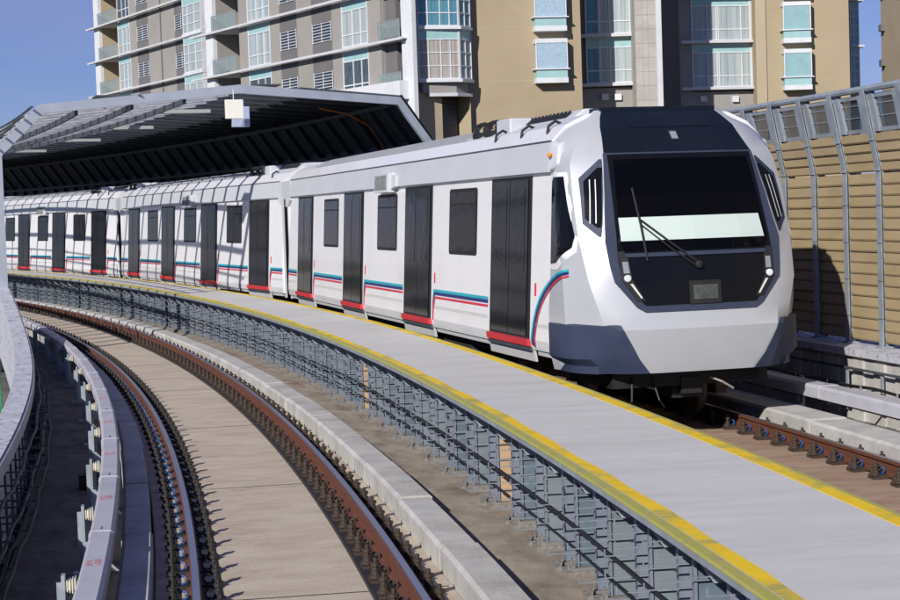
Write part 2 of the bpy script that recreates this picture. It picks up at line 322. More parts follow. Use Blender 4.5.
# ------------------------------------------------------------------ third rail covers
def third_rail(label, R0, R1, z0, z1, ta, tb, side, dth, off, zf, prints=True):
    root = empty('conductor_rail'); tag(root, label, 'conductor rail', 'covered conductor rails')
    seg = dth * 1.0; a = off
    Rm = (R0 + R1) / 2
    while a < tb:
        q = MB(); sweep(q, [(R0, z0), (R1, z0), (R1, z1 - .03), (R1 - .025, z1), (R0 + .025, z1 + .004), (R0, z1 - .03)], a + .004, a + seg - .004, .2)
        q.build('cover', M['cover'], root)
        q = MB(); sweep(q, [(R0 - .006, z0 + .01), (R1 + .006, z0 + .01), (R1 + .006, z1 - .028), (R1 - .023, z1 + .007), (R0 + .023, z1 + .011), (R0 - .006, z1 - .028)], a + seg - .03, a + seg + .03, .2)
        for k in (-1, 1): q.mi = 1; p = FR(Rm, a + seg + k * .012, z1 + .013); q.lathe((0, 0, 0), [(.006, -.004), (.006, .004)], 6, p)
        q.build('joint_cap', [M['cover'], M['cable']], root)
        if prints:
            q = MB()
            for blk in (0, 1):
                q = MB()
                for i in range(7):
                    for j in range(5):
                        if random.random() < .8:
                            p = FR(R0 + .036 + blk * .058 + j * .0095, a + seg * .5 + i * .010 + blk * .012, z1 + .0045)
                            q.box(-.003, .003, -.009, .006 + random.uniform(-.004, .004), 0, .0015, p)
                q.build('warning_print', M['redprint'], root)
        # bracket with insulator
        p = FR(Rm, a + seg * .42, 0)
        q = MB(); x = side * (R1 - R0) / 2
        q.box(x + side * .10 - .012, x + side * .10 + .012, -.045, .045, zf, z1 - .0, p)
        q.box(min(x + side * .04, x + side * .20), max(x + side * .04, x + side * .20), -.06, .06, zf, zf + .02, p)
        q.box(x + side * .10 - .05, x + side * .10 + .05, .040, .05, zf + .02, z1 - .06, p)
        q.hexa([p @ Vector(v) for v in ((x + side * .09, -.05, zf + .02), (x - side * .18, -.05, zf + .02), (x - side * .18, -.035, zf + .02), (x + side * .09, -.035, zf + .02), (x + side * .09, -.05, zf + .28), (x + side * .07, -.05, zf + .28), (x + side * .07, -.035, zf + .28), (x + side * .09, -.035, zf + .28))])
        q.build('bracket', M['galv'], root)
        q = MB()
        for i in range(4): q.cbox((x + side * (.02 + .018 * i), 0, z1 - .075), (.008, .11 - .01 * i, .11 - .01 * i), p)
        q.cbox((x + side * .05, 0, z1 - .075), (.09, .06, .06), p)
        q.build('insulator', M['insul'], root, bevel=.004)
        a += seg
    q = MB(); sweep(q, rect(Rm - .03, Rm + .03, z0 - .05, z0 + .02), off, tb, .3); q.build('current_rail', M['rustdark'], root)
third_rail('grey boxed conductor rail cover with red print left of the near track', 168.765, 168.95, .12, .25, 6, 30, -1, .98, 7.35, -.33)
third_rail('grey boxed conductor rail cover behind the far track by the noise wall', 177.45, 177.73, .13, .285, 8, 26, 1, 1.0, 8.55, -.35, False)

# ------------------------------------------------------------------ raised walkway
root = empty('raised_walkway'); tag(root, 'pale concrete evacuation walkway with yellow painted edges beside the train', 'walkway')
q = MB()
a = 4.0
while a < 36:
    sweep(q, rect(172.189, 173.44, .72, .8186), a + .0002, a + .9 - .0002, .3); a += .9
q.build('deck_slab', M['walk'], root)
q = MB(); 
for i in range(214):
    a = 4 + i * .15; e0 = 172.286 + .010 * math.sin(i * 1.7) + .006 * math.sin(i * .53); e1 = 172.286 + .010 * math.sin((i + 1) * 1.7) + .006 * math.sin((i + 1) * .53)
    q.add([P(172.192, a, .8225), P(e0, a, .8225), P(e1, a + .15, .8225), P(172.192, a + .15, .8225)], [(0, 1, 2, 3)], [[(a * 3, 0), (a * 3, .1), (a * 3 + .45, .1), (a * 3 + .45, 0)]])
q.build('yellow_edge_line', M['yellow'], root)
q = MB(); sweep(q, rect(173.34, 173.452, .79, .8215), 4, 36, .3); q.build('yellow_edge_line', M['yellow'], root)
q = MB(); pr = [(172.186, .795), (172.186, .8215)]
for k in range(4): x = 172.184 - k * .0135; pr += [(x, .8215 - k * .002), (x - .009, .8215 - k * .002), (x - .009, .815 - k * .002), (x - .0132, .815 - k * .002)]
pr += [(172.126, .806), (172.126, .795)]
sweep(q, pr, 4, 36, .3); q.build('ribbed_nosing', M['nosing'], root)
q = MB(); sweep(q, rect(172.135, 172.188, .752, .793), 4, 36, .3); q.build('edge_angle', M['galv'], root)
q = MB(); sweep(q, rect(172.92, 173.05, -.2, .72), 4, 36, .4); q.build('gap_shade_wall', M['gapshade'], root)  # paints in the darkness of the gap behind the racks
q = MB(); sweep(q, rect(173.442, 173.50, .77, .8150), 4, 36, .3); q.build('ribbed_nosing', M['nosing'], root)
for k in range(60):
    q = MB(); th = 7 + k * .347 + .12; f = FR(172.235, th, .63); q.hexa([f @ Vector(v) for v in ((.12, -.01, -.10), (.22, -.01, -.10), (.22, .01, -.10), (.12, .01, -.10), (-.0, -.01, .09), (.22, -.01, .09), (.22, .01, .09), (-.0, .01, .09))]); q.box(.04, .22, -.04, .04, .091, .103, f); q.build('deck_bracket', M['galv'], root)

# ------------------------------------------------------------------ cable racks below the walkway
def rack(colm, wide):
    root = empty('cable_rack')
    # radial plate on its pad, edge flange towards the track
    q = MB(); q.box(-.23, .10, -.11, .11, -.045, .0); q.box(-.2, .05, -.085, .085, 0, .02); q.build('base_pad', M['padc'], root)
    q = MB(); q.box(-.115, .34, -.006, .006, .022, .865); q.build('side_panel', colm, root)
    q = MB(); q.box(-.135, -.116, -.022, .026, .022, .90); q.build('post', M['galvlav'], root)
    q = MB()
    for zz in (.14, .40, .66): q.box(.02, .34, -.020, -.007, zz, zz + .012)
    q.build('panel_rib', M['galvdark'], root)
    # column half way to the next plate, on a smaller pad
    Y = .26
    q = MB(); q.box(-.25, .02, Y - .09, Y + .09, -.045, -.002); q.box(-.22, .0, Y - .075, Y + .075, -.002, .016); q.build('base_pad', M['padc'], root)
    q = MB(); q.box(-.16, -.148, Y - .035, Y + .035, .018, .88); q.box(-.147, -.07, Y - .035, Y - .027, .018, .88); q.box(-.147, -.07, Y + .027, Y + .035, .018, .88); q.build('post', M['galvlav'], root)
    for k in range(5):
        z = .13 + .145 * k; q = MB(); y = -.036
        q.box(-.36, .06, y - .005, y + .005, z, z + .007); q.box(-.367, -.359, y - .007, y + .007, z - .002, z + .05); q.build('cable_arm', M['rackarm'], root)
        q = MB(); y = Y - .058; z += .05
        q.box(-.38, -.05, y - .005, y + .005, z, z + .007); q.box(-.387, -.379, y - .007, y + .007, z - .002, z + .05); q.build('cable_arm', M['rackarm'], root)
    for x, y in ((-.17, -.06), (-.16, .05), (-.19, Y - .05)):
        q = MB(); q.lathe((x, y, .018), [(.012, 0), (.012, .02), (.006, .022), (.006, .06)], 6); q.build('anchor_bolt', M['steelbolt'], root)
    return root
G = 'steel cable racks under the walkway'
pA = rack(M['galvblue'], True); tag(pA, 'blue grey steel cable rack among the row under the walkway', 'cable rack', G)
pO = rack(M['orange'], True)
pB = rack(M['galvgreen'], True); tag(pB, 'grey green steel cable rack among the row under the walkway', 'cable rack', G)
th = 7.0; k = 0; usedA = usedB = usedO = False; orange = {9: 'orange panelled cable rack nearer the camera under the walkway', 17: 'orange panelled cable rack farther along under the walkway'}
while th < 29.5:
    if k in orange:
        o = pO if not usedO else copy_tree(pO); usedO = True
        tag(o, orange[k], 'cable rack', G)
    elif k % 3 == 1 or k % 7 == 5:
        o = pB if not usedB else copy_tree(pB); usedB = True
    else:
        o = pA if not usedA else copy_tree(pA); usedA = True
    o.matrix_world = FR(172.57 + random.uniform(-.012, .012), th + random.uniform(-.006, .006), -.165) @ Matrix.Rotation(random.uniform(-.05, .05), 4, 'Z')
    th += .348; k += 1
for z, R, lab, rr in ((.292, 172.27, 'upper thick black cable slung along the racks below the walkway', .016), (.145, 172.25, 'lower thin black cable slung along the racks below the walkway', .010)):
    q = MB(); pts = []
    for i in range(400):
        th = 6 + 23.5 * i / 399; ph = ((th - 7.0) / .347) % 1
        pts.append(P(R + .006 * math.sin(th * 3), th, z + .006 * (abs(ph - .5) - .5) + .008 * math.sin(th * 2.1)))
    q.tube(pts, rr, 6); tag(q.build('black_cable', M['cable'], smooth=True), lab, 'cable', 'cables on the racks')

# ------------------------------------------------------------------ left parapet with cable brackets
def pz(th): return max(0, min(th, 17.7) - 13.5) ** 2 * .045 * max(0, min(1, (18.6 - th) / .8))
root = empty('parapet_wall'); tag(root, 'curved pale parapet wall with blotchy flat top at far left', 'parapet')
a = 4.5
while a < 36:
    q = MB(); sweep(q, rect(167.69, 167.93, .47, .55), a + .004, a + .6 - .004, .3, dz=pz); q.build('coping', M['parapet'], root); a += .6
q = MB(); sweep(q, rect(167.72, 167.86, -1.0, .468), 4.5, 36, .3, dz=pz); q.build('wall_body', M['parapet'], root)
q = MB(); sweep(q, rect(167.935, 167.96, .40, .535), 4.5, 36, .3, dz=pz); q.build('edge_trim', M['galv'], root)
def side_bracket():
    root = empty('wall_cable_bracket')
    q = MB(); q.box(0, .02, -.03, .03, -.55, .36); q.build('post', M['galvdark'], root)
    for z in (-.42, -.2, .02, .22):
        q = MB(); q.box(.02, .26, -.012, .012, z, z + .015); q.box(.25, .264, -.014, .014, z, z + .06); q.build('arm', M['galvdark'], root)
    return root
b0 = side_bracket(); tag(b0, 'dark steel cable bracket on the track side of the left parapet', 'bracket', 'cable brackets on the left parapet')
th = 7.5; k = 0
while th < 24:
    o = b0 if k == 0 else copy_tree(b0); o.matrix_world = FR(167.86, th, .02); th += .30; k += 1
for z, R, lab in ((.27, 168.02, 'uppermost black cable along the left parapet'), (.05, 168.08, 'second black cable along the left parapet'), (-.16, 168.05, 'lowest black cable along the left parapet'), (-.14, 168.13, 'outer black cable low beside the left drain')):
    q = MB(); q.tube([P(R + .012 * math.sin(5 * (6 + i * .075)), 6 + i * .075, z + .015 * math.sin(i * .9)) for i in range(260)], .017, 6)
    tag(q.build('black_cable', M['cable'], smooth=True), lab, 'cable', 'cables on the left parapet')
q = MB(); q.tube([P(167.45, 15.2, -.9), P(167.45, 15.2, .52), P(167.47, 15.35, .62)], .018, 8); tag(q.build('green_pole', mat('green_pole_paint', (.02, .22, .08), .5), smooth=True), 'thin green pole behind the left parapet', 'pole')

q = MB(); f = FR(168.62, 11.35, -.32); q.box(-.12, .12, -.12, .12, 0, .14, f); q.box(-.13, .13, -.13, .13, .141, .155, f); q.box(.13, .2, -.02, .02, .03, .07, f); tag(q.build('junction_box', M['rubber'], bevel=.008), 'black junction box on the dark drain floor by the left conductor cover', 'box')
# ------------------------------------------------------------------ right parapet, noise barrier
root = empty('parapet_wall'); tag(root, 'pale concrete parapet below the tan noise barrier on the right', 'parapet')
a = 6.9
while a < 20:
    q = MB(); sweep(q, rect(178.55, 179.3, .50, .60), a + .004, a + .65 - .004, .3); q.build('coping', M['parapet'], root)
    q = MB(); sweep(q, rect(178.62, 178.9, -.35, .498), a + .012, a + .65 - .012, .3)
    for j in range(3): sweep(q, rect(178.59, 178.625, -.35, .45), a + .05 + j * .2, a + .15 + j * .2, .3)
    q.build('wall_panel', M['conc'], root); a += .65
q = MB(); sweep(q, rect(178.62, 178.9, -.35, .55), 20, 36, .4); q.build('wall_body', M['conc'], root)
q = MB(); sweep(q, rect(178.5, 178.53, .33, .36), 7, 20, .3); sweep(q, rect(178.5, 178.53, .02, .05), 7, 20, .3); q.build('guide_strip', M['galvdark'], root)
rb0 = empty('wall_cable_bracket'); q = MB(); q.box(-.02, 0, -.03, .03, -.3, .22); q.build('post', M['galv'], rb0)
for z in (-.25, .0):
    q = MB(); q.box(-.3, -.02, -.015, .015, z, z + .018); q.box(-.31, -.298, -.015, .015, z, z + .08); q.build('arm', M['galv'], rb0)
tag(rb0, 'grey steel cable bracket on the right parapet wall', 'bracket', 'cable brackets on the right parapet')
th = 9.7; k = 0
while th < 14:
    o = rb0 if k == 0 else copy_tree(rb0); o.matrix_world = FR(178.54, th, .12); th += .33; k += 1
q = MB(); q.tube([P(178.4 - .03 * math.sin(i * .7), 9 + i * .05, .14 + .014 * math.sin(i * .5)) for i in range(60)], .016, 6); tag(q.build('orange_cable', M['ocable'], smooth=True), 'orange cable lying along the right parapet wall', 'cable')
q = MB(); q.tube([P(178.36, 9 + i * .08, .16 + .01 * math.sin(i)) for i in range(70)], .02, 6); tag(q.build('black_cable', M['cable'], smooth=True), 'black cable beside the orange one on the right parapet', 'cable')

ZB, ZP, ZT = 2.92, 3.44, 4.0
def RB(z): return 179.0 if z <= ZB else 179.0 - (z - ZB) / (ZT - ZB) * .22
root = empty('noise_barrier'); tag(root, 'tan boarded noise barrier with bent steel posts and clear top panes', 'noise barrier')
DTH = .328; B0 = 11.27 - 8 * DTH; NB = 33
def radial_box(q, th, R0a, R0b, za, R1a, R1b, zb, hw):
    A = FR(0, th, 0)
    f = lambda R, y, z: FR(R, th, z) @ Vector((0, y, 0))
    q.hexa([f(R0a, -hw, za), f(R0b, -hw, za), f(R0b, hw, za), f(R0a, hw, za), f(R1a, -hw, zb), f(R1b, -hw, zb), f(R1b, hw, zb), f(R1a, hw, zb)])
for k in range(NB + 1):
    th = B0 + k * DTH; q = MB()
    for d0, d1, hw in ((-.10, -.085, .062), (-.085, .05, .006), (.05, .065, .062)):
        radial_box(q, th, 179 + d0, 179 + d1, .6, 179 + d0, 179 + d1, ZB, hw)
        radial_box(q, th, 179 + d0, 179 + d1, ZB, 178.78 + d0, 178.78 + d1, ZT, hw)
    q.box(-.14, .12, -.1, .1, 0, .02, FR(179, th, .602))
    for z in (1.0, 1.5, 2.0, 2.5, 2.95, 3.35): q.box(-.112, -.098, -.075, .075, -.012, .012, FR(RB(z), th, z))
    q.build('post', M['galv'], root)
rt = MB()
rt.tube([P(178.74, B0 + i * DTH / 2, ZT + .01) for i in range(2 * NB + 1)], .045, 8); rt.build('top_rail', M['galv'], root, smooth=True)
def bay(th0, th1, z0, z1, nb):
    q = MB(); A, Bp = th0, th1
    for i in range(nb):
        a = z0 + (z1 - z0) * i / nb; b = z0 + (z1 - z0) * (i + 1) / nb; off = random.uniform(-.004, .004)
        prof = [(RB(a) - .035 + off, a), (RB(a + .03) - .045 + off, a + (b - a) * .15), (RB(b) - .022 + off, b - .006), (RB(b) - .004, b), (RB(b) + .03, b), (RB(a) + .03, a)]
        sweep(q, prof, A, Bp, 1)
    return q
for k in range(NB):
    a = B0 + k * DTH + .004; b = a + DTH - .008
    bay(a, b, .66, ZB - .01, 15).build('lower_board_panel', M['wood'], root)
    bay(a, b, ZB + .01, ZP, 4).build('upper_board_panel', M['wood'], root)
    q = MB(); z0, z1 = ZP + .01, ZT - .06
    fr = lambda R, z, t: (R + RB(z), z)
    sweep(q, [(RB(z0) - .03, z0), (RB(z0) + .03, z0), (RB(z0 + .05) + .03, z0 + .05), (RB(z0 + .05) - .03, z0 + .05)], a, b, 1)
    sweep(q, [(RB(z1 - .05) - .03, z1 - .05), (RB(z1) + .03, z1 - .05), (RB(z1) + .03, z1), (RB(z1) - .03, z1)], a, b, 1)
    for (u0, u1) in ((a + .04, a + .085), (b - .055, b - .02)):
        sweep(q, [(RB(z0) - .045, z0), (RB(z0) + .02, z0), (RB(z1) + .02, z1), (RB(z1) - .045, z1)], u0, u1, 1)
    for i in range(2):
        z = z0 + .2 + i * .16; sweep(q, [(RB(z) - .012, z), (RB(z) + .0, z), (RB(z) + .0, z + .008), (RB(z) - .012, z + .008)], a, b, 1)
    w_ = q.build('clear_pane_frame', M['galv'], root)
    q = MB(); sweep(q, [(RB(z0) + .005, z0), (RB(z0) + .013, z0), (RB(z1) + .013, z1), (RB(z1) + .005, z1)], a, b, 1); q.build('pane', M['clear'], w_)

# ------------------------------------------------------------------ track shelter (open left side, roof of slats, dark right side)
CS = [(167.72, .55), (167.72, 4.15), (168.75, 5.15), (173.6, 5.72), (178.3, 5.55), (179.3, 4.45), (179.3, .6)]
def skew(R): return 17.55 + (R - 167.7) / 11.6 * 1.95
def SP(R, z, d): return P(R, skew(R) + d, z)
root = empty('track_shelter'); tag(root, 'steel framed shelter over both tracks with open slatted roof and dark right wall', 'shelter')
def frame(d, wd, dp, name, m):
    q = MB()
    for i in range(len(CS) - 1):
        (r0, z0), (r1, z1) = CS[i], CS[i + 1]
        L_ = math.hypot(r1 - r0, z1 - z0); nr, nz = (z1 - z0) / L_, -(r1 - r0) / L_   # inward normal
        w2 = wd / 2 / 2.95
        e = .0
        pts = []
        for zz in (-1, 1):
            pts += [SP(r0, z0, d + zz * w2), SP(r1, z1, d + zz * w2), SP(r1 + nr * dp, z1 + nz * dp, d + zz * w2), SP(r0 + nr * dp, z0 + nz * dp, d + zz * w2)]
        q.mi = 1 if i >= 3 and isinstance(m, list) else 0  # right-hand rib segments get dark steel, painting in the backlit shade there
        q.hexa([pts[0], pts[1], pts[2], pts[3], pts[4], pts[5], pts[6], pts[7]])
    q.build(name, m, root)
frame(0, .16, .20, 'end_frame', M['framelit'])
NR = 42; DR = .44
for k in range(1, NR): frame(k * DR, .10, .17, 'rib_frame', [M['slat'], M['galvdark']])
def along(q, r, z, hr, hz, d0, d1, n=30, ext=0):
    K = n; vs = []
    for i in range(K + 1):
        d = d0 + (d1 - d0) * i / K
        for a_, b_ in ((-hr, -hz), (hr, -hz), (hr, hz), (-hr, hz)): vs.append(P(r + a_, skew(r) + d, z + b_))
    fs = [(i * 4 + k, i * 4 + (k + 1) % 4, (i + 1) * 4 + (k + 1) % 4, (i + 1) * 4 + k) for i in range(K) for k in range(4)] + [(3, 2, 1, 0), (K * 4, K * 4 + 1, K * 4 + 2, K * 4 + 3)]
    q.add(vs, fs)
DE = NR * DR
for R_, z_ in ((167.76, 2.1), (167.76, 3.55), (167.8, 1.2)):
    q = MB(); along(q, R_, z_, .04, .05, 0, DE); q.build('girt', M['galv'], root)
for R_ in (169.6, 170.9, 172.2):
    z_ = 5.15 + (R_ - 168.75) / 4.85 * .57 - .24
    q = MB(); along(q, R_, z_, .035, .06, .05, DE); q.build('purlin', M['galvdark'], root)
for i in range(5):                                  # flat slats standing on the left slope, ends seen at the gable
    t = .08 + i * .2; R_ = 167.72 + 1.03 * t - .05; z_ = 4.15 + 1.0 * t + .07
    q = MB(); along(q, R_, z_ - .02, .03, .012, -.16, DE); q.build('slope_slat', M['galvdark'], root)
# transverse roof slats on the left two thirds
def zroof(R): return 5.15 + (R - 168.75) / 4.85 * .57 if R < 173.6 else 5.72 - (R - 173.6) / 4.7 * .17
for k in range(1, NR):           # deep transverse beams of the open roof
    for off_ in (0,):
        d = k * DR + off_; q = MB(); w2 = .006; hh = .17
        for ra, rb in ((168.85, 171.2), (171.2, 173.55), (173.62, 175.25)):
            vs = []
            for R_ in (ra, rb):
                z = zroof(R_) - .01
                for dd, z_ in ((-w2, -hh), (w2, -hh), (w2, 0), (-w2, 0)): vs.append(SP(R_, z + z_, d + dd))
            q.add(vs, [(3, 2, 1, 0), (4, 5, 6, 7), (0, 1, 5, 4), (1, 2, 6, 5), (2, 3, 7, 6), (3, 0, 4, 7)])
        q.build('roof_beam', M['slat'], root)
# solid right part of roof, inclined and vertical right wall
def skin(name, a, b, m, off=0, d0=0.02):
    q = MB(); K = 34; vs = []
    (r0, z0), (r1, z1) = a, b
    for i in range(K + 1):
        d = d0 + (DE - d0) * i / K
        for rr, zz in ((r0, z0), (r1, z1), (r1 + .0, z1 + .04), (r0 + .0, z0 + .04)): vs.append(SP(rr + off, zz, d))
    fs = [(i * 4 + k, i * 4 + (k + 1) % 4, (i + 1) * 4 + (k + 1) % 4, (i + 1) * 4 + k) for i in range(K) for k in range(4)] + [(3, 2, 1, 0), (K * 4, K * 4 + 1, K * 4 + 2, K * 4 + 3)]
    q.add(vs, fs); q.build(name, m, root)
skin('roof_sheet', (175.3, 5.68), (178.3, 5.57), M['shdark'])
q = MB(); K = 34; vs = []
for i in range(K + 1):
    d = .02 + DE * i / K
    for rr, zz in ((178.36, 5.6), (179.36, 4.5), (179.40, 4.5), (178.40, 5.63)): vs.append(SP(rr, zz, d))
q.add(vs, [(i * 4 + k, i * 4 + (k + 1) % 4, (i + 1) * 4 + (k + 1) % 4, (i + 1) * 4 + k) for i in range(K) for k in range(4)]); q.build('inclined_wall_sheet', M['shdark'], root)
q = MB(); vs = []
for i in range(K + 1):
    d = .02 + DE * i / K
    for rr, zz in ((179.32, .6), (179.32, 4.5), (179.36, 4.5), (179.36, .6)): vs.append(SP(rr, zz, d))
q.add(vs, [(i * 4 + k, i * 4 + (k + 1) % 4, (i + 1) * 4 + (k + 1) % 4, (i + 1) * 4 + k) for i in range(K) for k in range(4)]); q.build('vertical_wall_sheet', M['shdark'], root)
for R_, z_ in ((178.1, 5.36), (179.1, 4.3), (179.2, 3.4)):
    q = MB(); along(q, R_, z_, .05, .05, .1, DE); q.build('wall_rail', M['galvdark'], root)
for d, nth in ((1.2, 'nearest the front edge'), (3.6, 'second from the front edge'), (6.0, 'third from the front edge'), (8.6, 'fourth from the front edge'), (11.4, 'deepest inside')):
    q = MB(); f = FR(172.9, skew(172.9) + d, 5.32); q.box(-.65, .65, -.07, .07, -.05, .04, f); q.box(-.55, .55, -.05, .05, -.06, -.05, f)
    o = q.build('strip_lamp', M['lampbox']); tag(o, 'pale strip lamp under the slatted shelter roof, ' + nth, 'lamp', 'strip lamps under the shelter roof')
q = MB(); f = FR(173.35, skew(173.35) - .12, 5.12); q.box(-.20, .22, -.06, .06, -.22, .22, f); q.box(-.01, .01, -.01, .01, .22, .46, f)
o = q.build('speaker_box', M['lightbox'], bevel=.01); tag(o, 'square cream box hanging from the front edge of the shelter', 'box')
q = MB(); f = FR(173.65, skew(173.65) + .05, 4.98); q.box(-.22, .2, -.06, .06, -.24, .24, f); q.box(-.03, .03, -.08, -.06, -.2, -.08, f); q.box(-.01, .01, -.01, .01, .24, .6, f)
o = q.build('speaker_box', M['bluebox'], bevel=.01); tag(o, 'pale blue box hanging behind the cream one at the shelter edge', 'box')
q = MB(); along(q, 170.6, zroof(170.6) + .035, .5, .018, .05, .3, 4); q.build('roof_plate', M['galvdark'], root)
q = MB(); along(q, 174.4, 5.76, .35, .018, .05, .3, 4); q.build('roof_plate', M['galvdark'], root)
q = MB(); q.tube([SP(176.2, 5.3, .4), SP(177.2, 5.2, .5), SP(178.0, 4.9, .6), SP(178.6, 4.5, .8), SP(178.8, 4.0, .8)], .02, 6); tag(q.build('orange_cable', M['ocable'], smooth=True), 'orange cable hanging inside the shelter below its right slope', 'cable')


# ------------------------------------------------------------------ apartment buildings
M['taupe'] = mat('taupe_render', (.31, .295, .28), .9, var=.1, scale=.25, dirt=(.25, .235, .22), dscale=.35, dlo=.5, dhi=.8)
M['dgrey'] = mat('dark_grey_render', (.15, .145, .15), .9, var=.12, scale=.5)
M['tan'] = mat('tan_render', (.375, .305, .205), .9, var=.09, scale=.2, bump=.1, bscale=8, dirt=(.31, .25, .165), dscale=.3, dlo=.5, dhi=.85)
M['tanp'] = mat('pale_tan_render', (.42, .35, .245), .9, var=.07, scale=.3)
M['bwhite'] = mat('building_white', (.66, .68, .72), .7, var=.06, scale=.5, dirt=(.52, .53, .56), dscale=1)
M['ledge'] = mat('pale_ledge', (.56, .57, .60), .7, var=.1, scale=1)
M['tile'] = mat('concrete_tiles', (.42, .40, .37), .85, var=.15, scale=.6, dirt=(.33, .31, .29), dscale=.7)
M['aqua'] = mat('aqua_spandrel_glass', (.33, .53, .54), .35, var=.12, scale=2)
M['curt'] = mat('pale_curtain_glass', (.50, .55, .56), .45, col2=(.20, .26, .29), scale=1.0, stretch=(9, 9, .15))
M['curt2'] = mat('beige_curtain_glass', (.50, .46, .42), .5, col2=(.24, .22, .21), scale=1.0, stretch=(8, 8, .15))
M['blueg'] = mat('blue_curtain_glass', (.13, .33, .42), .3, col2=(.05, .15, .22), scale=1.0, stretch=(7, 7, .15))
M['dglass'] = mat('dark_window_pane', (.03, .045, .07), .15, col2=(.10, .12, .13), scale=2.5)
M['aquag'] = mat('aqua_bay_glass', (.27, .44, .47), .3, var=.15, scale=1.5)
M['frost'] = mat('frosted_blue_glass', (.36, .48, .60), .4, var=.22, scale=8)
M['bglass'] = mat('balcony_glass', (.30, .38, .38), .2, alpha=.5)
def ray(u, v):
    """direction from the photograph's viewpoint through picture point (u, v) of the 900 x 600 photo"""
    return (-Vector(_F) * -1 + RV * ((u - 450) / FPX) + UV * ((300 - v) / FPX))
def gp(u, D, v=213):
    r = ray(u, v); t = D / r.y; return Vector((r.x * t, r.y * t, 0))
class Facade:
    """vertical plane through two ground points; local x along, y outwards (towards the viewer), z world height"""
    def __init__(s, A, B):
        s.o = A; s.t = (B - A).normalized(); s.n = Vector((s.t.y, -s.t.x, 0)); s.len = (B - A).length
        s.M = Matrix(((s.t.x, s.n.x, 0, A.x), (s.t.y, s.n.y, 0, A.y), (0, 0, 1, 0), (0, 0, 0, 1)))
        # keep a right handed local frame: x along, -y outward
    def uv(s, u, v, out=0):
        r = ray(u, v); o = s.o + s.n * out; t = o.dot(s.n) / r.dot(s.n); p = r * t; return (p - s.o).dot(s.t), p.z + CAMZ
    def box(s, q, x0, x1, y0, y1, z0, z1):
        f = lambda x, y, z: s.o + s.t * x + s.n * y + Vector((0, 0, z))
        q.hexa([f(x0, y0, z0), f(x0, y1, z0), f(x1, y1, z0), f(x1, y0, z0), f(x0, y0, z1), f(x0, y1, z1), f(x1, y1, z1), f(x1, y0, z1)])
    def quadp(s, q, pts, z0, z1):       # vertical prism over plan polygon [(x,y)]
        f = lambda x, y, z: s.o + s.t * x + s.n * y + Vector((0, 0, z)); n = len(pts)
        q.add([f(x, y, z0) for x, y in pts] + [f(x, y, z1) for x, y in pts], [tuple(range(n)), tuple(range(n, 2 * n))[::-1]] + [(i, (i + 1) % n, n + (i + 1) % n, n + i) for i in range(n)])
def window(F, par, x0, x1, z0, z1, cols, rows, glass, aqua=.0, y=0.0, fw=.07, dep=.12, lab=None):
    """frame with mullions at relative cols/rows; aqua = height of the coloured band at the top"""
    q = MB(); zt = z1 - aqua
    F.box(q, x0, x0 + fw, y - dep, y + .03, z0, z1); F.box(q, x1 - fw, x1, y - dep, y + .03, z0, z1)
    F.box(q, x0 + fw, x1 - fw, y - dep, y + .028, z0, z0 + fw); F.box(q, x0 + fw, x1 - fw, y - dep, y + .028, z1 - fw, z1)
    if aqua: F.box(q, x0 + fw, x1 - fw, y - dep, y + .026, zt - fw, zt)
    for c in cols: xc = x0 + (x1 - x0) * c; F.box(q, xc - fw / 2, xc + fw / 2, y - dep, y + .024, z0 + fw, zt - fw if aqua else z1 - fw)
    for r_ in rows: zc = z0 + (zt - z0) * r_; F.box(q, x0 + fw, x1 - fw, y - dep, y + .022, zc - fw / 2, zc + fw / 2)
    w_ = q.build('window', M['bwhite'], par)
    q = MB(); F.box(q, x0 + fw, x1 - fw, y - dep + .01, y - .02, z0 + fw, zt - (fw if aqua else fw)); q.build('pane', glass, w_)
    if aqua:
        q = MB(); F.box(q, x0 + fw, x1 - fw, y - dep + .01, y - .01, zt + .002, z1 - fw - .002); q.build('spandrel', M['aqua'], w_)
    return w_
def grille(F, par, x0, x1, z0, z1):
    q = MB(); F.box(q, x0, x1, -.2, -.05, z0, z1); w_ = q.build('window', M['dglass'], par)
    q = MB()
    n = 7
    for i in range(n): z = z0 + .06 + (z1 - z0 - .12) * i / (n - 1); F.box(q, x0, x1, .03, .055, z - .018, z + .018)
    for c in (0, .5, 1): x = x0 + (x1 - x0) * c; F.box(q, x - .03, x + .03, .0, .03, z0, z1)
    q.build('grille', M['bwhite'], w_)
def balcony(F, par, x0, x1, z0, H, depth=1.9, back='tan'):
    q = MB(); F.box(q, x0 + .003, x1 - .003, -depth, .30, z0 - .12, z0 + .06); b = q.build('balcony', M['ledge'], par)
    q = MB(); n = max(2, int((x1 - x0) / 1.0))
    for i in range(n + 1): x = x0 + .05 + (x1 - x0 - .1) * i / n; F.box(q, x - .02, x + .02, .22, .26, z0 + .06, z0 + 1.12)
    F.box(q, x0 + .03, x1 - .03, .215, .265, z0 + 1.12, z0 + 1.17); q.build('railing', M['galv'], b)
    q = MB(); F.box(q, x0 + .07, x1 - .07, .235, .247, z0 + .12, z0 + 1.10); q.build('glass_screen', M['bglass'], b)
ZG = -14.0
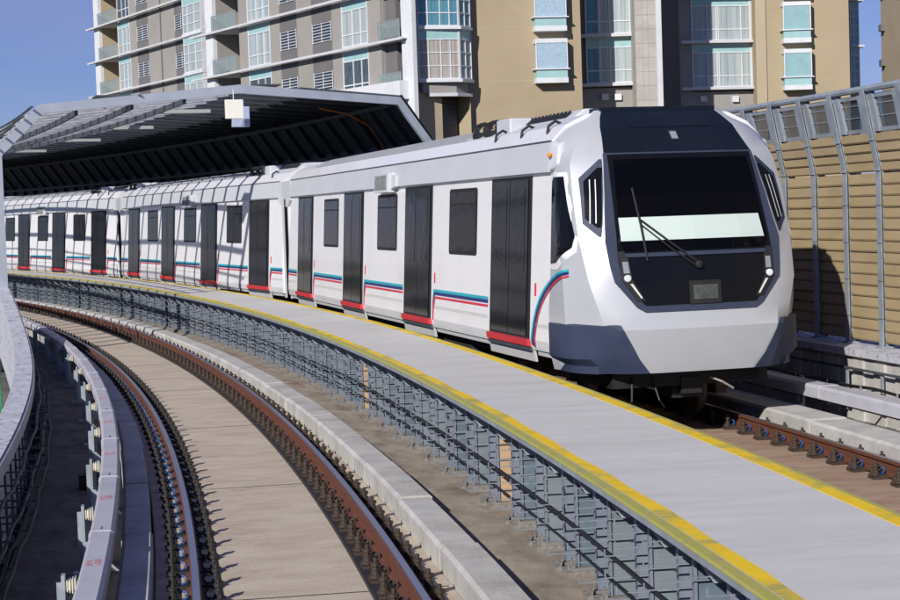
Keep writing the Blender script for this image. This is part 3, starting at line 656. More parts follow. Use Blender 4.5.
# ---------- grey and white wing, two slightly offset sections running away to the left
wing = empty('apartment_building'); tag(wing, 'long grey and white apartment block with balconies and aqua window bands at left', 'building')
F0 = Facade(gp(99, 165), gp(203, 142)); F1 = Facade(gp(203, 131), gp(415, 104))
def wing_section(F, H0, FH, floors, spec, zt):
    nf = len(floors)
    X = lambda u: F.uv(u, 60)[0]
    wallq = MB(); dk = MB(); wh = MB()
    ztop = zt
    for kind, u0, u1 in spec:
        x0, x1 = X(u0), X(u1)
        if kind == 'col':
            q = MB(); F.box(q, x0, x1, -.15, .12, ZG, ztop); q.build('white_column', M['bwhite'], wing); continue
        if kind == 'pier': F.box(wallq, x0, x1, -.5, 0, ZG, ztop); continue
        if kind == 'pier2':
            F.box(wallq, x0, x1, -.5, 0, ZG, ztop); xm = (x0 + x1) / 2; F.box(dk, xm - .05, xm + .05, .0, .09, ZG, ztop); continue
        if kind in ('balc', 'balct'):
            q = MB(); F.box(q, x0, x1, -2.2, -2.0, ZG, ztop); F.box(q, x1 - .05, x1, -2.0, -.15, ZG, ztop); F.box(q, x0, x0 + .05, -2.0, -.15, ZG, ztop); q.build('recess_wall', M['tanp' if kind == 'balct' else 'taupe'], wing)
            for k in floors: balcony(F, wing, x0, x1, H0 + k * FH, FH)
            continue
        lo = H0 + floors[0] * FH
        F.box(wallq, x0, x1, -.5, -.22, ZG, ztop)
        F.box(wallq, x0, x1, -.22, 0, ZG, lo)
        for k in floors:
            z = H0 + k * FH
            if kind == 'win':
                window(F, wing, x0, x1, z + .12, z + FH - .12, (.40, .72), (.33,), M['curt'] if k % 3 != 2 else M['dglass'], .62)
            if kind == 'bay':
                q = MB(); F.box(q, x0, x1, 0, .55, z - .1, z + .12); q.build('bay_floor', M['bwhite'], wing)
                window(F, wing, x0 + .02, x1 - .02, z + .14, z + FH - .12, (.25, .62), (.33, .66), M['curt'], .62, y=.42, dep=.4)
            if kind == 'grille':
                for za, zb_ in ((z, z + .75), (z + 2.05, z + FH)): dq = MB(); F.box(dq, x0, x1, -.22, 0, za, zb_); dq.build('dark_panel', M['dgrey'], wing)
                grille(F, wing, x0 + .1, x1 - .1, z + .76, z + 2.04)
    wallq.build('wall', M['taupe'], wing); 
    if dk.v: dk.build('dark_panel', M['dgrey'], wing)
    for k in floors:       # louvred sun ledge at each floor
        z = H0 + k * FH; q = MB()
        for j in range(2): F.box(q, 0, F.len, .13 + j * .16, .22 + j * .16, z - .10, z - .03)
        F.box(q, 0, F.len, .44, .52, z - .14, z + .02); q.build('floor_ledge', M['ledge'], wing)
wing_section(F0, 14.35, 3.15, range(-2, 5), [('col', 96.5, 101.5), ('balct', 101.5, 119), ('win', 119, 131), ('pier', 131, 138), ('grille', 138, 149.5), ('pier2', 149.5, 176), ('grille', 176, 189), ('bay', 189, 208)], 29.5)
wing_section(F1, 12.95, 3.15, range(-3, 3), [('col', 208, 215.5), ('balc', 215.5, 240), ('pier', 240, 249), ('win', 249, 271), ('pier', 271, 281), ('grille', 281, 298), ('pier', 298, 313), ('grille', 313, 333), ('pier', 333, 343), ('win', 343, 369), ('pier', 369, 382), ('balc', 382, 404), ('col', 404, 415)], 24)
q = MB(); F1.box(q, F1.uv(333, 85)[0], F1.len + .02, -.1, .75, F1.uv(400, 97)[1] - .2, F1.uv(400, 82)[1]); q.build('white_band', M['bwhite'], wing)
q = MB(); F1.box(q, 0, F1.len - 8, -6, -2.45, ZG, 23.9); F0.box(q, 0, F0.len, -9, -2.45, ZG, 29.4); q.build('core', M['taupe'], wing)

# ---------- tan block with angled glazed bay and two box bays, glazed strip and tiled column at its right
tanb = empty('apartment_building'); tag(tanb, 'tan apartment block with glazed corner bay and aqua box windows behind the train', 'building')
F2 = Facade(gp(472, 107), gp(586, 108)); FL = 3.15
q = MB(); F2.box(q, 0, F2.len, -10, 0, ZG, 24); q.build('wall', M['tan'], tanb)
for zz in (F2.uv(530, 81)[1], F2.uv(530, 28)[1]):
    q = MB(); F2.box(q, 0.02, F2.len - .02, 0, .008, zz, zz + .05); q.build('joint_line', M['tanp'], tanb)
# left return behind the glazed bay
FB = Facade(gp(415, 104.5), gp(472, 106.5))
q = MB(); FB.box(q, 0, FB.uv(443, 120)[0], -1.5, -.05, ZG, FB.uv(440, 92)[1]); FB.box(q, FB.uv(468, 60)[0], FB.len + .05, -1.5, .15, ZG, 24); q.build('wall', M['tanp'], tanb)
q = MB(); FB.box(q, FB.uv(443, 120)[0], FB.uv(468, 120)[0], -1.5, -1.3, ZG, FB.uv(440, 92)[1]); FB.box(q, 0, FB.len, -9, -1.5, ZG, 24); q.build('recess_wall', M['dgrey'], tanb)
q = MB(); x0, x1 = FB.uv(443, 120)[0] + .1, FB.uv(468, 120)[0] - .1
for i in range(9): z = FB.uv(450, 134)[1] + i * .26; FB.box(q, x0, x1, -1.29, -1.24, z, z + .06)
q.build('louvre', M['dglass'], tanb)
xa, xb, xc = FB.uv(416, 60)[0], FB.uv(453, 60)[0], FB.uv(469.5, 60)[0]
zb0 = FB.uv(440, 80, .6)[1]
def plan(o): return [(xa, -.05), (xa, .25 + o * .4), (xb, .85 + o), (xc + o * .3, .3 + o * .3), (xc, -.05)]
for k in range(0, 4):
    z = zb0 + FL * k
    q = MB(); FB.quadp(q, plan(.22), z - .12, z + .06); q.build('bay_ledge', M['bwhite'], tanb)
    FP1 = Facade(FB.o + FB.t * xa + FB.n * .25, FB.o + FB.t * xb + FB.n * .85); FP2 = Facade(FB.o + FB.t * xb + FB.n * .85, FB.o + FB.t * xc + FB.n * .3)
    gl = M['curt2'] if k == 0 else M['blueg']
    window(FP1, tanb, .02, FP1.len - .03, z + .07, z + FL - .13, (.25, .55, .78), (.33, .66), gl, .55, y=-.03, fw=.06)
    window(FP2, tanb, .03, FP2.len - .02, z + .07, z + FL - .13, (.5,), (.33, .66), M['curt'] if k == 0 else gl, .55, y=-.03, fw=.06)
q = MB(); FB.quadp(q, [(xa + .3, -.05), (xa + .3, .2), (xb - .2, .65), (xc - .2, .15), (xc - .2, -.05)], zb0 - .75, zb0 - .125); q.build('bay_soffit', M['taupe'], tanb)
q = MB(); FB.quadp(q, [(xa + .7, -.05), (xa + .7, .3), (xb - .2, .78), (xc, .25), (xc, -.05)], zb0 - .95, zb0 - .755); q.build('bay_cornice', M['ledge'], tanb)
def box_bay(F, par, u0, u1, ztop_v, zbot_v, glass, k_up, dep=.75):
    x0 = F.uv(u0, 60, dep)[0]; x1 = F.uv(u1, 60, dep)[0]; zt = F.uv(u0, ztop_v, dep)[1]; zb = F.uv(u0, zbot_v, dep)[1]
    for k in range(k_up):
        a, b = zb + k * FL, zt + k * FL; h = b - a
        q = MB(); F.box(q, x0, x1, 0, dep, a, a + h * .115); F.box(q, x0, x1, 0, dep, b - h * .1, b); F.box(q, x0 - .12, x1 + .12, .005, dep + .08, a + h * .30, a + h * .325)
        for xx in (x0, x1 - .07): F.box(q, xx, xx + .07, dep - .09, dep - .005, a + h * .325, b - h * .1)
        bay_ = q.build('box_window', M['bwhite'], par)
        q = MB(); F.box(q, x0 + .03, x1 - .03, .005, dep - .03, a + h * .116, a + h * .299); q.build('spandrel', M['aqua'], bay_)
        q = MB(); F.box(q, x0 + .09, x1 - .09, .005, dep - .04, a + h * .326, b - h * .101); q.build('pane', glass, bay_)
box_bay(F2, tanb, 536, 568, 38.5, 83, M['frost'], 3)
# glazed strip
F3 = Facade(gp(584, 113), gp(642, 113)); zs = F3.uv(610, 84)[1]
q = MB(); F3.box(q, 0, F3.len, -8, -.3, ZG, 24); F3.box(q, 0, F3.len, -.3, -.0, ZG, zs - .25); q.build('wall', M['taupe'], tanb)
for k in range(4):
    z = zs + k * FL; q = MB(); F3.box(q, 0, F3.len - .2, -.28, .45, z - .14, z + .06); q.build('floor_ledge', M['ledge'], tanb)
    xx0, xx1, xx2 = F3.uv(586, 50)[0], F3.uv(600, 50)[0], F3.uv(638.5, 50)[0]
    window(F3, tanb, xx0, xx1 - .01, z + .07, z + FL - .15, (), (.35,), M['blueg'], .62)
    window(F3, tanb, xx1 + .01, xx2, z + .07, z + FL - .15, (.26, .80) if k % 2 else (.26,), (.35,), M['curt'], .62)
q = MB()
for u_ in (605, 618):
    xv, zv = F3.uv(u_, 97); F3.box(q, xv - .22, xv + .22, .0, .2, zv - .2, zv + .2)
if q.v: q.build('vent_box', M['bwhite'], tanb); q = MB()
F4 = Facade(gp(640, 110.5), gp(661, 110.5))
F4.box(q, 0, F4.len, -7, 0, ZG, 24); q.build('tiled_column', M['tile'], tanb)
q = MB(); F4.box(q, F4.len + .002, F4.len + .35, -6.8, .05, ZG, 24); q.build('column_edge', M['ledge'], tanb)
q = MB()
for i in range(28): z = F4.uv(650, 100)[1] + (i - 4) * .89; F4.box(q, .0, F4.len, 0, .006, z, z + .035)
for x in (.45, F4.len * .6): F4.box(q, x, x + .025, 0, .006, ZG, 24)
q.build('tile_joints', M['taupe'], tanb)
# ---------- right hand block
rgt = empty('apartment_building'); tag(rgt, 'tan and grey apartment block with wide curtained windows right of the tiled column', 'building')
F5 = Facade(gp(684, 119), gp(765, 120)); zs = F5.uv(720, 88)[1]
q = MB(); F5.box(q, -.0, F5.len, -9, -.3, ZG, 25); F5.box(q, 0, F5.len, -.3, 0, ZG, zs - .25); F5.box(q, 0, F5.uv(691, 50)[0], -.3, 0, zs - .25, 25); q.build('wall', M['taupe'], rgt)
for u_ in (703, 735):
    xv, zv = F5.uv(u_, 99); q = MB(); F5.box(q, xv - .22, xv + .22, .0, .2, zv - .2, zv + .2); q.build('vent_box', M['bwhite'], rgt)
F5b = Facade(gp(660, 128), gp(684, 124.5))
q = MB(); F5b.box(q, 0, F5b.len + .4, -3, 0, ZG, 25); q.build('recess_wall', M['dgrey'], rgt)
for k in range(4):
    z = zs + k * FL
    q = MB(); F5.box(q, 0, F5.len - .1, -.28, .5, z - .12, z + .06); q.build('floor_ledge', M['ledge'], rgt); q = MB(); F5b.box(q, 0, F5b.len, .005, .4, z - .12, z + .04); q.build('floor_ledge', M['ledge'], rgt)
    a, b, c = F5.uv(691.5, 50)[0], F5.uv(751, 50)[0], F5.uv(760, 50)[0]
    window(F5, rgt, a, b - .01, z + .07, z + FL - .15, (.27, .43, .46, .84), (.32,), M['curt'], .55)
    window(F5, rgt, b + .01, c, z + .07, z + FL - .15, (), (.32,), M['aquag'], .0)
F6 = Facade(gp(760, 118.4), gp(853, 118.4))
q = MB(); F6.box(q, 0, F6.len, -9, 0, ZG, 25); q.build('wall', M['tan'], rgt)
q = MB(); F6.box(q, -.02, F6.uv(766, 50)[0], .0, .12, ZG, 25); q.build('corner_strip', M['tanp'], rgt)
for zz in (F6.uv(800, 97)[1], F6.uv(800, 52)[1]):
    q = MB(); F6.box(q, .4, F6.len - .02, 0, .008, zz, zz + .05); q.build('joint_line', M['tanp'], rgt)
box_bay(F6, rgt, 784, 812, 49, 90, M['aquag'], 3)
F7 = Facade(gp(853, 121), gp(863, 121))
for k in range(4):
    z = F7.uv(858, 93)[1] + k * FL
    q = MB(); F7.box(q, 0, F7.len + .3, -1, .25, z, z + .14); q.build('floor_ledge', M['ledge'], rgt)
    window(F7, rgt, .05, F7.len, z + .15, z + FL - .02, (.4,), (.3, .55, .8), M['aquag'], .5, fw=.08)
q = MB(); F7.box(q, 0, F7.len - .02, -3, -.15, ZG, 25); q.build('side_wall', M['tanp'], rgt)
# ---------- sliver of another block at the right edge
far = empty('apartment_building'); tag(far, 'tan building sliver at the right picture edge beyond the noise barrier', 'building')
F8 = Facade(gp(914, 150), gp(970, 150))
q = MB(); F8.box(q, 0, F8.len, -10, 0, ZG, 32); q.build('wall', M['tan'], far)
q = MB()
for k in range(5): z = F8.uv(893, 52)[1] + k * FL - .5; F8.box(q, -.35, .0, -9.6, -8.6, z, z + .6)
q.build('window_hood', M['dgrey'], far)
# ---------- a tree glimpsed beyond the shelter wall

# ------------------------------------------------------------------ train
TILT = math.tan(3.1 * D2R)
ZS = 1.125
def ys(z): return 1.50 - (z - ZS) * TILT if z > ZS else 1.50 - (ZS - z) * .15
def side_box(q, x0, x1, z0, z1, out, sgn, th=.02, skew_=None):
    """panel following the tapering side wall; sgn -1 = side facing the near track"""
    p = []
    for z, dx in ((z0, 0), (z1, 0)):
        a, b = ys(z) + out - th, ys(z) + out
        p.append([(x0, sgn * a, z), (x1, sgn * a, z), (x1, sgn * b, z), (x0, sgn * b, z)])
    q.hexa(p[0] + p[1])
def side_poly(q, pts, out, sgn, th=.02):
    n = len(pts); a = [(x, sgn * (ys(z) + out), z) for x, z in pts]; b = [(x, sgn * (ys(z) + out - th), z) for x, z in pts]
    q.add(a + b, [tuple(range(n)), tuple(range(n, 2 * n))[::-1]] + [(i, (i + 1) % n, n + (i + 1) % n, n + i) for i in range(n)])
DOORX = (7.65, 2.55, -2.55, -7.65); DH = .91; WINX = (5.25, .30, -4.75)
def body_section():
    return [(ys(1.0) - .0, 1.0), (1.5, ZS), (ys(3.2), 3.2), (ys(3.2), 3.6), (1.20, 3.79), (.94, 3.91), (.4, 3.965), (0, 3.98)]
def extrude_section(q, sec, x0, x1, mats=None):
    full = [(-y, z) for y, z in sec[:-1]] + [sec[-1]] + [(y, z) for y, z in sec[-2::-1]]
    n = len(full); vs = [(x0, y, z) for y, z in full] + [(x1, y, z) for y, z in full]
    for i in range(n):
        j = (i + 1) % n; q.mi = mats(i, n) if mats else 0; q.add([vs[i], vs[j], vs[n + j], vs[n + i]], [(0, 1, 2, 3)])
    q.mi = 0; q.add(vs, [tuple(range(n)), tuple(range(n, 2 * n))[::-1]])
def build_car(lead):
    x0, x1 = -9.75, (9.35 if lead else 9.75)
    root = empty('train_car')
    q = MB(); extrude_section(q, body_section(), x0, x1, lambda i, n: 1 if 4 <= i <= n - 6 else 0); q.build('body', [M['white'], M['roofp']], root)
    # lower grey band with stepped skirt
    for sgn in (-1, 1):
        q = MB(); xs = [x0] + [v for d in DOORX[::-1] for v in (d - DH - .1, d + DH + .1)] + [x1]
        for i in range(0, len(xs) - 1, 2): side_box(q, xs[i], xs[i + 1], 1.0, 1.34, .004, sgn); 
        for d in DOORX: side_box(q, d - DH - .1, d + DH + .1, .84, .995, .0, sgn, .03)
        for i in range(0, len(xs) - 1, 2): side_box(q, xs[i] + .1, xs[i + 1] - .1, .93, .996, -.02, sgn, .03)
        q.build('lower_skirt', M['lower'], root)
        # stripes in three colours, broken at the doors and hooking down at the rear edge of each
        for name, col, zo in (('teal_stripe', 'teal', 0), ('navy_stripe', 'navy', -.045), ('red_stripe', 'redst', -.098)):
            hh = .042 if name != 'red_stripe' else .032; zc = 1.545 + zo
            for i in range(0, len(xs) - 1, 2):
                a, b = xs[i], xs[i + 1]
                if lead and i == len(xs) - 2: continue
                q = MB(); o_ = .04 * (zo / -.055)
                if i == 0: side_box(q, a + .05, b, zc, zc + hh, .008, sgn, .006)
                else: side_poly(q, [(a + o_ + .10, zc), (b, zc), (b, zc + hh), (a + o_ + .06, zc + hh), (a + .01 + o_ * .3, zc - .14), (a + .01 + o_ * .3, 1.02 + .10), (a + .045 + o_ * .3, 1.02 + .10), (a + .06 + o_ * .3, zc - .17)], .008 + zo * -.01, sgn, .006)
                q.build(name, M[col], root)
        for d in DOORX:
            q = MB(); side_box(q, d - DH, d + DH, ZS, 3.19, .006, sgn, .03); o = q.build('door', M['rubber'], root)
            for k in (-1, 1):
                q = MB(); a, b = sorted((d + k * .012, d + k * (DH - .12))); side_box(q, a, b, ZS + .03, 3.15, .022, sgn, .02); q.build('door_leaf', M['doorm'], o)
                q = MB(); side_box(q, a + .12, b - .12, 1.98, 3.05, .026, sgn, .01); q.build('door_glass', M['wing'], o)
            q = MB(); side_box(q, d - DH - .02, d + DH + .02, ZS - .09, ZS - .005, .05, sgn, .07); q.build('door_sill', M['red'], root)
            q = MB(); side_box(q, d - DH - .03, d + DH + .06, ZS - .15, ZS - .10, .035, sgn, .05); q.build('sill_bracket', M['galvdark'], root)
            q = MB(); side_box(q, d + DH + .18, d + DH + .24, 1.68, 1.84, .006, sgn, .006); q.build('door_sign', M['redst'], root)
        for wx in WINX:
            q = MB(); side_poly(q, [(wx - .76, 2.18), (wx - .72, 2.14), (wx + .72, 2.14), (wx + .76, 2.18), (wx + .76, 3.06), (wx + .72, 3.10), (wx - .72, 3.10), (wx - .76, 3.06)], .006, sgn); o = q.build('side_window', M['rubber'], root)
            q = MB(); side_box(q, wx - .70, wx + .70, 2.19, 2.86, .010, sgn, .01); side_box(q, wx - .70, wx + .70, 2.885, 3.05, .010, sgn, .01); q.build('window_glass', M['wing'], o)
        # roof edge fairing with slot line
        q = MB(); xe = x1 - (.0 if lead else .25)
        for a, b in ((x0 + .25, xe),):
            y0 = ys(3.2)
            q.hexa([(a, sgn * (y0 - .03), 3.21), (b, sgn * (y0 - .03), 3.21), (b, sgn * (y0 + .06), 3.22), (a, sgn * (y0 + .06), 3.22), (a, sgn * (y0 - .06), 3.60), (b, sgn * (y0 - .06), 3.60), (b, sgn * (y0 + .015), 3.58), (a, sgn * (y0 + .015), 3.58)])
        q.build('roof_edge', M['gutp'], root)
        q = MB(); q.box(x0 + .25, xe, min(sgn * 1.385, sgn * 1.405), max(sgn * 1.385, sgn * 1.405), 3.582, 3.605); q.build('rain_gutter', M['galvdark'], root)
        # exterior line display
        q = MB(); side_poly(q, [(-.08, 3.13), (.95, 3.13), (.95, 3.46), (-.08, 3.46)], .16, sgn, .15); side_poly(q, [(.95, 3.18), (1.25, 3.22), (1.25, 3.40), (.95, 3.42)], .10, sgn, .10)
        o = q.build('line_display', M['gutp'], root); q = MB(); side_poly(q, [(.0, 3.18), (.87, 3.18), (.87, 3.42), (.0, 3.42)], .168, sgn, .01); q.build('display_screen', M['led'], o)
    # roof ribs and equipment
    def roofz(y):
        p = [(0, 3.98), (.4, 3.965), (.94, 3.91), (1.20, 3.79), (1.386, 3.6)]; y = abs(y)
        for (a, za), (b, zb_) in zip(p, p[1:]):
            if y <= b: return za + (zb_ - za) * (y - a) / (b - a)
        return 3.6
    for y in (-1.18, -1.08, -.98, -.86, -.74, -.60, -.45, .45, .6, .74, .86, .98, 1.08, 1.18):
        z = roofz(y); q = MB(); q.box(-7.4, (4.8 if lead else 5.8), y - .02, y + .014, z - .01, z + .038); q.build('roof_rib', M['ribline'], root)
    ends = [(5.0, 8.7, 1)] if lead else [(6.0, 9.5, 1), (-9.5, -7.6, 1)]
    for a, b, s_ in ends:
        q = MB(); c = .25
        q.hexa([(a, -.92, 3.88), (b, -.92, 3.88), (b, .92, 3.88), (a, .92, 3.88), (a + .5, -.72, 4.02), (b, -.72, 4.02), (b, .72, 4.02), (a + .5, .72, 4.02)]); o = q.build('roof_unit', M['roofp'], root, bevel=.02)
        q = MB(); n = int((b - a - 1.2) / .11)
        for i in range(n): q.box(a + .9 + i * .11, a + .96 + i * .11, -.62, .62, 4.021, 4.034)
        q.build('roof_grille', M['cable'], o)
        q = MB()
        n = int((b - a - 1.4) / .16)
        for i in range(max(n, 1)):
            x = a + 1.2 + i * .16; q.hexa([(x, -.90, 3.905), (x + .09, -.90, 3.905), (x + .09, -.80, 3.975), (x, -.80, 3.975), (x, -.895, 3.925), (x + .09, -.895, 3.925), (x + .09, -.78, 4.02), (x, -.78, 4.02)])
        q.build('side_slots', M['cable'], o)
        for j, xx in enumerate((a + .15, a + .75)):
            q = MB()
            q.box(xx - .16, xx + .16, -1.16, -.92, 3.82, 3.90)
            for kk in range(4): q.tube([(xx - .12 + kk * .08, -1.14, 3.86), (xx - .20 + kk * .08, -1.12, 4.0 - .02 * kk), (xx - .10 + kk * .08, -1.04, 4.04), (xx - .02 + kk * .08, -.95, 3.95)], .014, 6)
            q.lathe((xx + .1, -1.03, 3.9), [(.04, 0), (.05, .02), (.03, .03), (.05, .05), (.03, .08)], 8)
            q.build('insulator_cluster', M['rubber'], root)
        q = MB(); q.box(a + 1.1, a + 1.75, -1.12, -.80, 3.80, 4.02); q.build('equipment_box', M['roofp'], root, bevel=.02)
    for xx in ((6.6, 7.8, 8.9) if lead else (7.3, 8.5)):
        q = MB(); q.tube([(xx, -1.29, 3.70), (xx, -1.27, 3.80), (xx, -1.18, 3.86), (xx, -1.10, 3.82)], .02, 6); q.build('lifting_hook', M['rubber'], root)
    # ends
    for xe, sg in ((x0, -1),) + (() if lead else ((x1, 1),)):
        q = MB(); 
        for i in range(3):
            xx = xe + sg * (.04 + i * .08); q.box(min(xx, xx + sg * .05), max(xx, xx + sg * .05), -1.22, 1.22, 1.05, 3.55)
        q.build('gangway_bellows', M['rubber'], root)
        q = MB(); q.box(min(xe, xe + sg * .02), max(xe, xe + sg * .02), -1.36, 1.36, 1.0, 3.58); q.build('end_plate', M['rubber'], root)
        for s2 in (-1, 1):
            q = MB(); q.box(min(xe, xe + sg * .07), max(xe, xe + sg * .07), min(s2 * 1.40, s2 * 1.44), max(s2 * 1.40, s2 * 1.44), .9, 3.2); q.build('end_post', M['gutp'], root)
            q = MB(); q.hexa([(xe - sg * .3, s2 * 1.28, 3.15), (xe + sg * .03, s2 * 1.28, 3.0), (xe + sg * .03, s2 * 1.44, 3.0), (xe - sg * .3, s2 * 1.44, 3.15), (xe - sg * .3, s2 * 1.2, 3.62), (xe + sg * .03, s2 * 1.2, 3.62), (xe + sg * .03, s2 * 1.42, 3.58), (xe - sg * .3, s2 * 1.42, 3.58)]); q.build('end_fairing', M['gutp'], root)
    # underframe
    q = MB(); q.box(x0 + .2, 9.0, -1.2, 1.2, .78, 1.02); q.build('underframe', M['under'], root)
    for (a, b) in ((-5.2, -3.2), (-2.8, -.4), (0.1, 2.3), (2.8, 5.0)):
        q = MB(); q.box(a, b, -1.28, 1.28, .34, .80); 
        for i in range(5): q.box(a + .2 + i * .38, a + .26 + i * .38, -1.3, -1.28, .4, .74)
        q.build('equipment_case', M['under'], root, bevel=.02)
    for bx in (-7.3, 7.3):
        q = MB(); 
        for s2 in (-1, 1):
            q.box(bx - 1.45, bx + 1.45, s2 * 1.02 - .07, s2 * 1.02 + .07, .38, .56)
            for k in (-1, 1):
                q.box(bx + k * 1.1 - .16, bx + k * 1.1 + .16, s2 * 1.1 - .07, s2 * 1.1 + .07, .28, .60)
                q.lathe((0, 0, 0), [(.12, 0), (.14, .05), (.06, .10)], 10, Matrix.Translation((bx + k * 1.1, s2 * 1.16, .43)) @ Matrix.Rotation(-s2 * math.pi / 2, 4, 'X'))
            q.lathe((bx, s2 * 1.02, .56), [(.22, 0), (.27, .06), (.22, .12), (.26, .18), (.2, .24)], 12)
            q.tube([(bx + .6, s2 * 1.15, .75), (bx + .4, s2 * 1.2, .4), (bx + .15, s2 * 1.2, .38), (bx - .05, s2 * 1.18, .74)], .022, 6)
        q.box(bx - .3, bx + .3, -.95, .95, .4, .62)
        o = q.build('bogie', M['urust'], root)
        for k in (-1, 1):
            for s2 in (-1, 1):
                q = MB(); q.lathe((0, 0, 0), [(.40, -.06), (.43, -.055), (.40, .03), (.39, .06), (.30, .062), (.12, .03), (.12, .09)], 24, Matrix.Translation((bx + k * 1.1, s2 * .75, .41)) @ Matrix.Rotation(-s2 * math.pi / 2, 4, 'X')); q.build('wheel', M['urust'], o)
    return root

# ---- cab nose: rows of (z, x at centre, [(y, x) ...] from centre to seam)
NR_ = [(.80, [(0, 10.58), (.55, 10.57), (.82, 10.52), (1.12, 10.25), (1.34, 9.85), (1.44, 9.35)]),
       (.98, [(0, 10.63), (.55, 10.62), (.90, 10.55), (1.15, 10.32), (1.42, 9.88), (1.48, 9.35)]),
       (1.32, [(0, 10.68), (.60, 10.66), (.97, 10.60), (1.16, 10.44), (1.47, 9.92), (1.49, 9.35)]),
       (1.55, [(0, 10.60), (.60, 10.58), (1.0, 10.53), (1.22, 10.42), (1.49, 9.95), (1.488, 9.35)]),
       (1.87, [(0, 10.58), (.60, 10.56), (1.05, 10.50), (1.31, 10.36), (1.50, 9.95), (1.46, 9.35)]),
       (2.40, [(0, 10.44), (.60, 10.42), (1.10, 10.36), (1.36, 10.17), (1.47, 9.80), (1.432, 9.35)]),
       (2.90, [(0, 10.26), (.60, 10.24), (1.04, 10.18), (1.36, 10.00), (1.44, 9.66), (1.405, 9.35)]),
       (3.28, [(0, 10.10), (.60, 10.08), (.97, 10.03), (1.33, 9.84), (1.40, 9.58), (1.385, 9.35)]),
       (3.42, [(0, 10.03), (.60, 10.01), (.94, 9.96), (1.28, 9.80), (1.37, 9.54), (1.38, 9.35)]),
       (3.60, [(0, 9.86), (.58, 9.84), (.90, 9.78), (1.17, 9.68), (1.33, 9.47), (1.36, 9.35)]),
       (3.74, [(0, 9.72), (.56, 9.70), (.87, 9.64), (1.03, 9.58), (1.18, 9.42), (1.22, 9.34)]),
       (3.86, [(0, 9.54), (.54, 9.52), (.80, 9.47), (.88, 9.44), (.93, 9.38), (.96, 9.33)]),
       (3.955, [(0, 9.36), (.52, 9.355), (.74, 9.345), (.78, 9.34), (.80, 9.335), (.82, 9.33)])]
def nose_x(y, z):
    y = abs(y)
    def row(r): 
        p = r[1]
        for i in range(len(p) - 1):
            if y <= p[i + 1][0]: t = (y - p[i][0]) / (p[i + 1][0] - p[i][0]); return p[i][1] + t * (p[i + 1][1] - p[i][1])
        return p[-1][1]
    for i in range(len(NR_) - 1):
        if z <= NR_[i + 1][0]:
            t = (z - NR_[i][0]) / (NR_[i + 1][0] - NR_[i][0]); t = max(0, t); return row(NR_[i]) * (1 - t) + row(NR_[i + 1]) * t
    return row(NR_[-1])
def nose_y(x, z):
    """half width of the nose side at station x: walk from the seam towards the centre"""
    def row(r):
        p = r[1][::-1]
        if x <= p[0][1]: return p[0][0]
        for a, b in zip(p, p[1:]):
            if a[1] <= x <= b[1]: t = (x - a[1]) / (b[1] - a[1]); return a[0] + t * (b[0] - a[0])
        return 0
    z = min(max(z, NR_[0][0]), NR_[-1][0])
    for i in range(len(NR_) - 1):
        if z <= NR_[i + 1][0]:
            t = (z - NR_[i][0]) / (NR_[i + 1][0] - NR_[i][0]); return row(NR_[i]) * (1 - t) + row(NR_[i + 1]) * t
    return row(NR_[-1])
def nose_grid(q, zlo, zhi, jlo=-99, jhi=99):
    rows = [r for r in NR_ if zlo - 1e-6 <= r[0] <= zhi + 1e-6]; vs = []; n = 11
    for z, p in rows: vs += [(x, -y, z) for y, x in p[:0:-1]] + [(p[0][1], 0, z)] + [(x, y, z) for y, x in p[1:]]
    fs = [(i * n + j, i * n + j + 1, (i + 1) * n + j + 1, (i + 1) * n + j) for i in range(len(rows) - 1) for j in range(n - 1)]
    q.add(vs, fs)
def overlay(q, rows, off, th=.012, ny=12):
    """skin lying on the nose: rows [(z, yl, yr)]"""
    K = len(rows); A = []; B = []
    for z, a, b in rows:
        for i in range(ny + 1): y = a + (b - a) * i / ny; x = nose_x(y, z) + off; A.append((x, y, z)); B.append((x - th, y, z))
    n = ny + 1; m = K * n
    fs = [(i * n + j, i * n + j + 1, (i + 1) * n + j + 1, (i + 1) * n + j) for i in range(K - 1) for j in range(ny)]
    edge = [i for i in range(n)] + [k * n + ny for k in range(1, K)] + [(K - 1) * n + ny - j for j in range(1, n)] + [k * n for k in range(K - 2, 0, -1)]
    fs += [(edge[i], edge[(i + 1) % len(edge)], edge[(i + 1) % len(edge)] + m, edge[i] + m) for i in range(len(edge))]
    q.add(A + B, fs)
def dens(rows, step=.06):
    out = []
    for (z0, a0, b0), (z1, a1, b1) in zip(rows, rows[1:]):
        k = max(1, int((z1 - z0) / step))
        for i in range(k): t = i / k; out.append((z0 + (z1 - z0) * t, a0 + (a1 - a0) * t, b0 + (b1 - b0) * t))
    return out + [rows[-1]]
def sym(rows): return dens([(z, -h, h) for z, h in rows])
lead = build_car(True)
q = MB(); nose_grid(q, .80, 3.955)
o = q.build('cab_nose', M['silver'], lead, smooth=21)
q = MB(); q.box(9.2, 9.35, -.8, .8, 3.80, 3.94); q.box(9.2, 10.1, -1.0, 1.0, .83, .86); q.build('nose_closure', M['silver'], lead)
q = MB(); overlay(q, sym([(3.415, .945), (3.60, .895), (3.74, .865), (3.86, .80), (3.953, .735)]), .012); o = q.build('roof_cap', M['cap'], lead)
q = MB(); q.box(8.98, 9.362, -.76, .76, 3.88, 3.992); q.build('cap_top', M['cap'], o)
q = MB(); overlay(q, sym([(3.715, .52), (3.727, .52)]), .016); q.build('cap_seam', M['black'], o)
q = MB(); overlay(q, sym([(1.52, .70), (1.58, .80), (1.88, 1.045), (2.05, 1.075), (2.36, 1.105), (3.41, .955)]), .014); mask = q.build('mask_frame', M['frame'], lead)
q = MB(); overlay(q, sym([(1.60, .70), (1.66, .755), (1.92, .955), (2.08, .975), (2.2, .98), (3.39, .915)]), .022); q.build('mask_panel', M['black'], mask)
